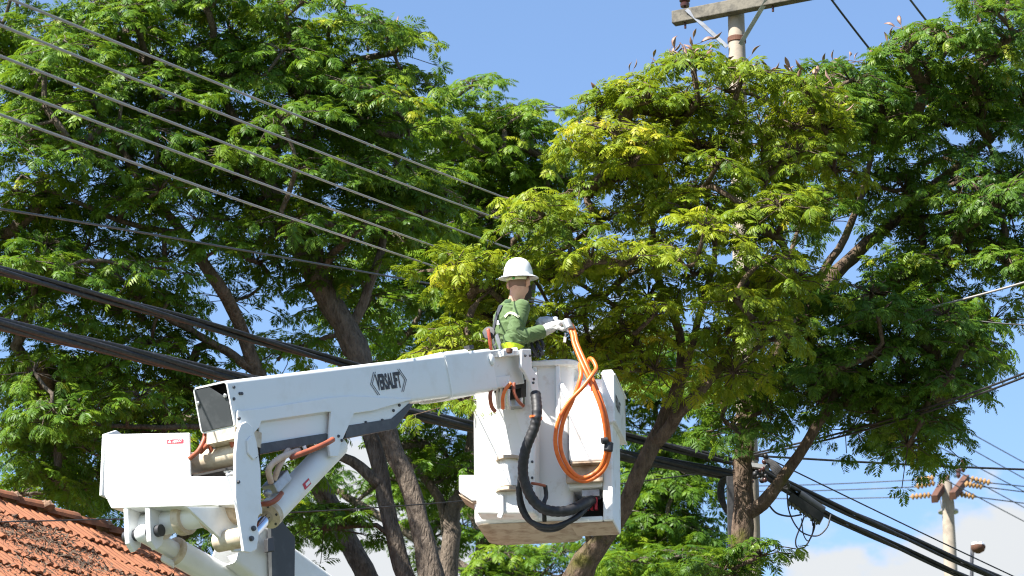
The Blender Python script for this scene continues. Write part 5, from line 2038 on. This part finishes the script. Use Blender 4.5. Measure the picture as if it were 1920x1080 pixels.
M['skin'] = pmat('skin', (0.62, 0.36, 0.26), 0.5, col2=(0.55, 0.29, 0.20), scale=20)
M['hair'] = pmat('dark_hair', (0.025, 0.018, 0.014), 0.7, bump=0.4, bscale=250)
M['stubble'] = pmat('cropped_hair', (0.20, 0.115, 0.082), 0.7, bump=0.3, bscale=300)
M['shirt'] = fabric('green_shirt', (0.085, 0.145, 0.045), (0.07, 0.12, 0.038))
M['hivis'] = pmat('hi_vis_yellow', (0.55, 0.75, 0.02), 0.6)
M['reflect'] = pmat('pale_stripe', (0.62, 0.64, 0.40), 0.5)
M['glove'] = fabric('pale_work_glove', (0.56, 0.55, 0.52), (0.36, 0.35, 0.34))
M['glove_blue'] = fabric('blue_grey_glove', (0.38, 0.42, 0.50), (0.6, 0.6, 0.6))
M['helmet'] = pmat('white_helmet', (0.85, 0.85, 0.85), 0.3)
M['navy'] = fabric('navy_strap', (0.02, 0.025, 0.04), (0.035, 0.04, 0.055))
M['greystrap'] = fabric('grey_strap', (0.22, 0.25, 0.29), (0.18, 0.2, 0.24))
M['trousers'] = fabric('dark_green_trousers', (0.04, 0.06, 0.03), (0.03, 0.045, 0.025))
M['redtool'] = pmat('red_strap', (0.50, 0.10, 0.06), 0.5)

MZ = 25.12
FA = rad(62)                                  # the way he faces, clockwise from the view axis
FW = np.array([math.sin(FA), math.cos(FA), 0])
RT = np.array([math.cos(FA), -math.sin(FA), 0])
UP = np.array([0, 0, 1.0])
J = lambda px, py, dz=0.0: P(px, py, MZ + dz)
neck = J(964, 566)
hips = J(951, 690)
floor_z = KF.pt(0, 0, .06)[2]
worker_o = np.array([hips[0], hips[1], floor_z])
head_c = J(973, 530)
HA = rad(26)
HF_ = np.array([math.sin(HA), math.cos(HA), -.05])
HR = np.array([math.cos(HA), -math.sin(HA), 0])
chest = J(955, 612)
shR = J(966, 585) + RT * .15 - FW * .02
shL = J(958, 583) - RT * .17
elR = P(961, 637, MZ - .27)
wrR = P(1018, 621, MZ - .16)
elL = J(985, 640, .20)
wrL = P(1014, 612, MZ - .0)
knee = lambda s: worker_o + RT * s * .11 + UP * .48 + FW * .02
foot = lambda s: worker_o + RT * s * .12 + UP * .05


def body_fn(p):
    d = ell(p, head_c + HF_ * .012, (.077, .100, .118), (HR, HF_, UP))
    jaw = ell(p, head_c + HF_ * .045 - UP * .065, (.058, .06, .055), (HR, HF_, UP))
    d = smin(d, jaw, .04)
    nose = cap(p, head_c + HF_ * .10 - UP * .005, head_c + HF_ * .122 - UP * .032, .010, .015)
    d = smin(d, nose, .015)
    for s in (-1, 1):
        ear = ell(p, head_c + HR * s * .085 - HF_ * .010 - UP * .014, (.015, .024, .036), (HR, HF_, UP))
        d = smin(d, ear, .008)
        eye = ell(p, head_c + HF_ * .100 + HR * s * .032 + UP * .008, (.015, .012, .010), (HR, HF_, UP))
        d = np.maximum(d, -eye)
        d = np.minimum(d, ell(p, head_c + HF_ * .088 + HR * s * .032 + UP * .008, (.013, .013, .013)))
    mouth = ell(p, head_c + HF_ * .098 - UP * .072, (.026, .012, .005), (HR, HF_, UP))
    d = np.maximum(d, -mouth)
    d = smin(d, cap(p, head_c - UP * .06 - HF_ * .015, neck - UP * .05, .053, .062), .03)
    d = smin(d, ell(p, chest, (.155, .10, .20), (RT, FW, UP)), .05)
    d = smin(d, ell(p, hips + UP * .05, (.15, .105, .16), (RT, FW, UP)), .06)
    for sh, el, wr in ((shR, elR, wrR), (shL, elL, wrL)):
        d = smin(d, cap(p, sh, el, .048, .038), .03)
        d = smin(d, cap(p, el, wr, .036, .027), .02)
    for s in (-1, 1):
        d = smin(d, cap(p, hips + RT * s * .085 - UP * .02, knee(s), .075, .055), .03)
        d = smin(d, cap(p, knee(s), foot(s), .052, .042), .02)
        d = smin(d, cap(p, foot(s), foot(s) + FW * .13, .045, .04), .02)
    return d


lo_ = np.min([worker_o - .45, head_c - .3], 0)
lo_[2] = floor_z
hi_ = np.max([wrR + .12, head_c + .2, hips + .45], 0)
person = sdf_obj('person', body_fn, lo_ - .02, hi_, .0095, M['skin'], None, worker_o)
person.location = tuple(worker_o)
tag(person, 'worker in green shirt and white hard hat standing in the bucket holding orange cables', 'person')


def wrinkle(p, f, seed):
    """ridged cloth creases"""
    x, y, z = (p * f).T
    w = np.sin(.9 * x + 1.7 * z + seed) + np.sin(1.3 * y - .8 * z + 2 * seed)
    a_ = np.sin(1.0 * x + .6 * y + 1.9 * z + 1.6 * w + seed)
    b_ = np.sin(-.7 * x + .8 * y + 1.3 * z + 1.2 * w + 3 * seed)
    return (np.abs(a_) ** .7 + .6 * np.abs(b_) ** .7) - .85


def shirt_fn(p):
    d = ell(p, chest + UP * .005, (.172, .118, .215), (RT, FW, UP))
    d = smin(d, ell(p, hips + UP * .15, (.160, .122, .21), (RT, FW, UP)), .05)
    d = smin(d, cap(p, neck - UP * .062 + RT * .10, neck - UP * .062 - RT * .10, .052, .052), .05)
    d = smin(d, cap(p, neck - UP * .05, neck - UP * .02, .075, .066), .03)
    tors = d + .0080 * wrinkle(p, 24, 1.0)
    aR = cap(p, shR - UP * .012, elR, .066, .066)
    fR = cap(p, elR, wrR + unit(elR - wrR) * .02, .068, .056)
    arm = smin(aR, fR, .022)
    near = np.clip(1.25 - np.linalg.norm(p - elR, axis=1) / .20, .25, 1)
    arm = arm + near * .0150 * wrinkle(p, 30, 2.3)
    d = smin(tors, arm, .016)
    aL = smin(cap(p, shL - UP * .012, elL, .064, .056), cap(p, elL, wrL + unit(elL - wrL) * .05, .056, .045), .03)
    d = smin(d, aL + .006 * wrinkle(p, 34, .4), .02)
    d = np.maximum(d, -cap(p, neck - UP * .01, neck + UP * .2, .060, .07))
    d = np.maximum(d, -((p - (hips - UP * .02)) @ UP))
    return d


sl = np.min([chest - (.32, .32, .30), elR - .12, elL - .12], 0)
sh_ = np.max([chest + (.30, .34, .30), wrR + .08, elL + .1], 0)
sdf_obj('shirt', shirt_fn, sl, sh_, .0055, M['shirt'], person, worker_o)


cax = unit(UP * 1.0 - FW * .22)
MB().lathe(neck - UP * .035, cax, [(.074, 0), (.071, .03), (.070, .050), (.063, .050), (.064, .02), (.066, 0)], 26).build('collar', pmat('dark_green_collar', (0.035, 0.075, 0.03), .85), person, smooth=True)


def trouser_fn(p):
    d = ell(p, hips + UP * .03, (.168, .125, .15), (RT, FW, UP))
    for s in (-1, 1):
        d = smin(d, cap(p, hips + RT * s * .085 - UP * .02, knee(s), .095, .075), .03)
        d = smin(d, cap(p, knee(s), foot(s) + UP * .04, .073, .065), .02)
    return np.maximum(d, (p - (hips + UP * .10)) @ UP)


sdf_obj('trousers', trouser_fn, worker_o - (.32, .32, 0), worker_o + (.34, .34, hips[2] - floor_z + .15), .014, M['trousers'], person, worker_o)


def boot_fn(p):
    d = None
    for s in (-1, 1):
        q = smin(cap(p, foot(s) + UP * .10, foot(s), .058, .055), cap(p, foot(s), foot(s) + FW * .15, .055, .05), .02)
        d = q if d is None else np.minimum(d, q)
    return np.maximum(d, -((p - worker_o) @ UP) + .002)


sdf_obj('boots', boot_fn, worker_o - (.3, .3, .02), worker_o + (.4, .4, .22), .012, M['black'], person, worker_o)


# cropped hair and beard hugging the skull
def hair_fn(p):
    d = ell(p, head_c + HF_ * .004 + UP * .004, (.0805, .102, .120), (HR, HF_, UP))
    d = np.maximum(d, (p - (head_c + HF_ * .03)) @ HF_ - .03)
    cut = -((p - (head_c - UP * .058)) @ UP) - .35 * np.abs((p - head_c) @ HR) + .010
    return np.maximum(d + np.clip(cut + .03, 0, .03) * .12, cut)


sdf_obj('hair', hair_fn, head_c - .15, head_c + .15, .006, M['stubble'], person, worker_o)


def beard_fn(p):
    d = ell(p, head_c + HF_ * .050 - UP * .075, (.068, .075, .062), (HR, HF_, UP))
    d = smin(d, cap(p, head_c + HR * .073 + HF_ * .025 - UP * .02, head_c + HR * .055 + HF_ * .07 - UP * .09, .014, .022), .02)
    d = np.maximum(d, -((p - head_c) @ HF_) + .012)
    return np.maximum(d, (p - head_c) @ UP + .012)


sdf_obj('beard', beard_fn, head_c - .17, head_c + .17, .006, M['hair'], person, worker_o)

# hard hat with full brim
hc = J(972, 519)
tilt = unit(UP + HR * 0.14 - HF_ * .16 - np.array([.10, 0, 0]))
hx = unit(HF_ - tilt * (HF_ @ tilt))
hy = np.cross(tilt, hx)
prof_h = [(0.0, .150), (.04, .147), (.072, .133), (.096, .108), (.113, .070), (.121, .030), (.124, .010), (.134, .004), (.158, -.006), (.166, -.011), (.165, -.015), (.135, -.004), (.118, .006), (.112, .05), (.09, .1), (.05, .132), (0.0, .140)]
vs, fs = [], []
SD = 40
for (r0, h0) in prof_h:
    for k in range(SD):
        a = 2 * PI * k / SD
        lx, ly = math.cos(a), math.sin(a)
        ridge = 1 + (0.022 * max(0, 1 - abs(ly) * 4) if .03 < h0 < .15 and r0 > .05 else 0)
        brim = 1.0 + (.05 * max(0, lx) if r0 > .13 else 0)
        vs.append(hc + hx * r0 * lx * 1.06 * brim + hy * r0 * ly * .93 + tilt * h0 * ridge)
for i in range(len(prof_h) - 1):
    for k in range(SD):
        a, b = i * SD + k, i * SD + (k + 1) % SD
        fs.append((a, b, b + SD, a + SD))
MB().add(vs, fs).build('hard_hat', M['helmet'], person, smooth=True)
m = MB()
m.tube([hc + (hx * math.cos(a) * .098 + hy * math.sin(a) * .085) - tilt * .02 for a in np.linspace(PI * .62, PI * 1.38, 14)], 0.013, 8)
hb_ = m.build('hat_band', M['reflect'], person, smooth=True)
m = MB()
m.sphere(hc - hx * .108 - tilt * .022 + hy * -.01, (.012, .012, .010), seg=10, rings=8)
m.build('hat_knob', pmat('green_knob', (0.05, .35, .06), .5), person, smooth=True)

# gloves
def glove(wr, kn, tips, th, r, mat, name, spread):
    """wrist, knuckle centre, finger chains, thumb chain"""
    def fn(p):
        d = cap(p, wr, wr + (kn - wr) * .5, .042, .040)
        d = smin(d, cap(p, wr + (kn - wr) * .35 - spread * .018, kn - spread * .026, .036, .030), .02)
        d = smin(d, cap(p, wr + (kn - wr) * .35 + spread * .018, kn + spread * .026, .036, .030), .02)
        d = smin(d, cap(p, wr - (kn - wr) * .25, wr, .054, .043), .015)
        for ch in tips:
            for a, b in zip(ch[:-1], ch[1:]):
                d = smin(d, cap(p, a, b, r, r * .9), .006)
        for a, b in zip(th[:-1], th[1:]):
            d = smin(d, cap(p, a, b, r * 1.12, r), .008)
        d += .0035 * wrinkle(p, 62, 1.7)
        return d
    al = np.array([wr, kn] + [q for c in tips for q in c] + list(th))
    return sdf_obj(name, fn, al.min(0) - .07, al.max(0) + .07, .0048, mat, person, worker_o)


kn = P(1047, 607, MZ - .17)
spread = unit(np.array([-.1, .9, .32]))
tipsR = []
for k, (l, dz) in enumerate(((.92, -.032), (1.0, -.011), (.95, .011), (.8, .031))):
    b0 = kn + spread * dz
    b1 = b0 + np.array([.045, -.012, .010]) * l
    b2 = b1 + np.array([.028, -.020, -.018]) * l
    b3 = b2 + np.array([.004, -.012, -.026]) * l
    tipsR.append([b0, b1, b2, b3])
wr_ = wrR + unit(kn - wrR) * .01
thR = [wr_ + (kn - wr_) * .35 - UP * .020 - np.array([0, .02, 0]), kn + np.array([.0, -.035, -.045]), kn + np.array([.035, -.040, -.060]), kn + np.array([.055, -.035, -.052])]
glove(wr_, kn, tipsR, thR, .0150, M['glove'], 'glove', spread)
kl = P(1030, 601, MZ - .02)
wl2 = P(1020, 605, MZ - .0)
tipsL = []
for k, (l, dz) in enumerate(((.92, -.03), (1.0, -.01), (.95, .01), (.8, .03))):
    b0 = kl + spread * dz
    b1 = b0 + np.array([.03, -.015, .012]) * l
    b2 = b1 + np.array([.022, -.03, -.010]) * l
    b3 = b2 + np.array([.004, -.02, -.024]) * l
    tipsL.append([b0, b1, b2, b3])
thL = [wl2 + (kl - wl2) * .4 - UP * .02, kl + np.array([.01, -.03, -.035]), kl + np.array([.04, -.04, -.04])]
glove(wl2, kl, tipsL, thL, .0150, M['glove_blue'], 'glove', spread)


# straps lying on the shirt: found by marching from outside onto the cloth
def on_shirt(p, dirn, off=.004):
    p = np.asarray(p, float) - unit(dirn) * .5
    for _ in range(120):
        d = float(shirt_fn(p[None, :])[0])
        if d < off:
            break
        p = p + unit(dirn) * max(d * .5, .001)
    return p


def strap(pix, width, mat, name, off=.005, thick=.004, dirn=None):
    pts_ = []
    for px, py in pix:
        q = on_shirt(J(px, py), dirn if dirn is not None else ray(px, py), off)
        if abs(float(shirt_fn(q[None, :])[0])) < off + .02 and np.linalg.norm(q - J(px, py)) < .45:
            pts_.append(q)
    c = spline(pts_, 28)
    t = np.gradient(c, axis=0)
    t /= np.linalg.norm(t, axis=1, keepdims=True)
    v = c - CAM
    v /= np.linalg.norm(v, axis=1, keepdims=True)
    nrm = []
    for q in c:
        e = .006
        g_ = np.array([float(shirt_fn((q + np.eye(3)[i] * e)[None])[0] - shirt_fn((q - np.eye(3)[i] * e)[None])[0]) for i in range(3)])
        nrm.append(unit(g_))
    nrm = np.array(nrm)
    ker = np.ones(9) / 9
    nrm = np.stack([np.convolve(np.pad(nrm[:, i_], 4, mode='edge'), ker, 'valid') for i_ in range(3)], 1)
    nrm /= np.linalg.norm(nrm, axis=1, keepdims=True)
    c = np.stack([np.convolve(np.pad(c[:, i_], 2, mode='edge'), np.ones(5) / 5, 'valid') for i_ in range(3)], 1)
    w = np.cross(t, nrm)
    w /= np.maximum(np.linalg.norm(w, axis=1, keepdims=True), 1e-6)
    vs, fs = [], []
    for i in range(len(c)):
        for a, b in ((-1, 0), (1, 0), (1, 1), (-1, 1)):
            vs.append(c[i] + w[i] * a * width / 2 + nrm[i] * b * thick)
    for i in range(len(c) - 1):
        for k in range(4):
            a, b = i * 4 + k, i * 4 + (k + 1) % 4
            fs.append((a, b, b + 4, a + 4))
    return MB().add(vs, fs).build(name, mat, person, smooth=False)


strap([(940, 571), (934, 585), (929, 602), (925, 622), (926, 642), (930, 656)], .045, M['navy'], 'harness_strap')
strap([(931, 626), (935, 640), (941, 656)], .05, M['greystrap'], 'harness_strap')
strap([(946, 595), (955, 587), (965, 589), (974, 595)], .020, M['reflect'], 'sleeve_stripe', off=.014)
strap([(941, 650), (950, 647), (964, 648), (980, 652), (994, 657)], .045, M['hivis'], 'belt', off=.018)
text_obj('R', Frame(on_shirt(J(934, 605), ray(934, 605), .022), (1, 0, 0), (0, 1, 0), (0, 0, 1)), ('y', 0.0), 934, 605, .052, .8, M['white'], 'lettering', person,
         unit(RT * .35 + np.array([.75, -.35, 0])), (0.05, .25, 1), .003)
# pouch strap and pulley on his back
m = MB()
m.lathe(P(917, 625, MZ - .16), unit((-.3, -1, .1)), [(0.02, -.02), (0.05, -.018), (0.052, 0), (0.05, .018), (0.02, .02)], 22)
m.build('pulley', M['black'], person, auto=40)
m = MB()
m.tube(spline([P(915, 617, MZ - .2), P(917, 628, MZ - .21), P(919, 642, MZ - .2), P(921, 660, MZ - .18)], 14), [.014] * 14, 10)
m.build('red_lanyard', M['redtool'], person, smooth=True)
# dark harness loops hanging at the front of the waist
for k, (a, b, c_) in enumerate((((998, 632), (1008, 648), (1000, 668)), ((1003, 628), (1018, 645), (1012, 668)), ((994, 640), (1000, 655), (1008, 668)), ((1006, 640), (1013, 655), (1018, 664)))):
    m = MB()
    m.tube(spline([P(*a, MZ - .12), P(*b, MZ - .16 - .02 * k), P(*c_, MZ - .10)], 16), .013, 8)
    m.build('harness_loop', M['navy'], person, smooth=True)

# ------------------------------------------------------------------ orange cables hanging from his hand
def cable(pts, r, label, n=140):
    mb = MB()
    mb.tube(spline([P(*p) for p in pts], n), r, 12)
    o = mb.build('jumper_cable', M['orange'], smooth=True)
    return tag(o, label, 'cable')


def c3(x, y):
    return 840 + x / 2.7, 640 + y / 2.7


zf = 24.50
A1 = [(1058, 607, 24.93), (1066, 612, 24.86), (1073, 628, 24.78)] + [(*c3(x, y), z) for x, y, z in (
    (640, 20, 24.70), (690, 140, 24.52), (735, 235, 24.44), (775, 340, 24.40), (797, 450, 24.40), (800, 555, 24.42), (770, 640, 24.44), (700, 688, 24.44), (640, 672, 24.42), (585, 590, 24.40), (568, 500, 24.40), (585, 400, 24.40),
    (630, 300, 24.42), (672, 180, 24.46), (668, 120, 24.56), (690, 95, 24.62))]
A2 = [(1062, 603, 24.95), (1071, 609, 24.88), (1078, 626, 24.80)] + [(*c3(x, y), z) for x, y, z in (
    (655, 15, 24.72), (705, 130, 24.56), (752, 240, 24.47), (795, 360, 24.42), (815, 480, 24.41), (815, 580, 24.43), (775, 665, 24.44), (690, 708, 24.44), (610, 670, 24.42), (560, 590, 24.39), (543, 500, 24.38), (560, 400, 24.38),
    (610, 310, 24.40), (680, 235, 24.42), (730, 170, 24.46), (750, 135, 24.52), (733, 95, 24.58), (715, 90, 24.64), (705, 115, 24.64))]
cable(A1, .0165, 'inner orange cable looping from the glove down over the console cover')
cable(A2, .0165, 'outer orange cable looping from the glove around the console cover')
m = MB()
cc = P(1134, 826, 24.395)
m.lathe(cc, (1, .2, .3), [(0.012, -.03), (0.026, -.026), (0.026, .02), (0.012, .026)], 14)
cc2 = P(1141, 838, 24.41)
m.lathe(cc2, (.1, 0, 1), [(0.03, -.035), (0.036, -.03), (0.036, .03), (0.03, .035)], 14)
tag(m.build('cable_tie', M['black'], auto=40), 'dark tape binding the two orange cables at the right of the loop', 'cable tie')
m = MB()
m.lathe(P(1066, 612, 24.84), unit(P(1075, 632, 24.76) - P(1066, 612, 24.84)), [(0.02, -.06), (0.036, -.055), (0.036, .03), (0.026, .04)], 16)
tag(m.build('cable_ferrule', M['steel'], auto=40), 'grey metal coupling gripped in the white glove', 'coupling')
m = MB()
a, b = P(1059, 632, 24.80), P(1058, 642, 24.80)
m.box(Frame(P(1059, 637, 24.80), (1, 0, -.1), (0, 1, 0), (.1, 0, 1)), (-.011, -.008, -.022), (.011, .008, .022))
m.tube([P(1060, 624, 24.80), P(1059.5, 633, 24.80)], .003, 6)
tag(m.build('cable_tag', M['glove']), 'small pale tag dangling below the gloved hand', 'tag')
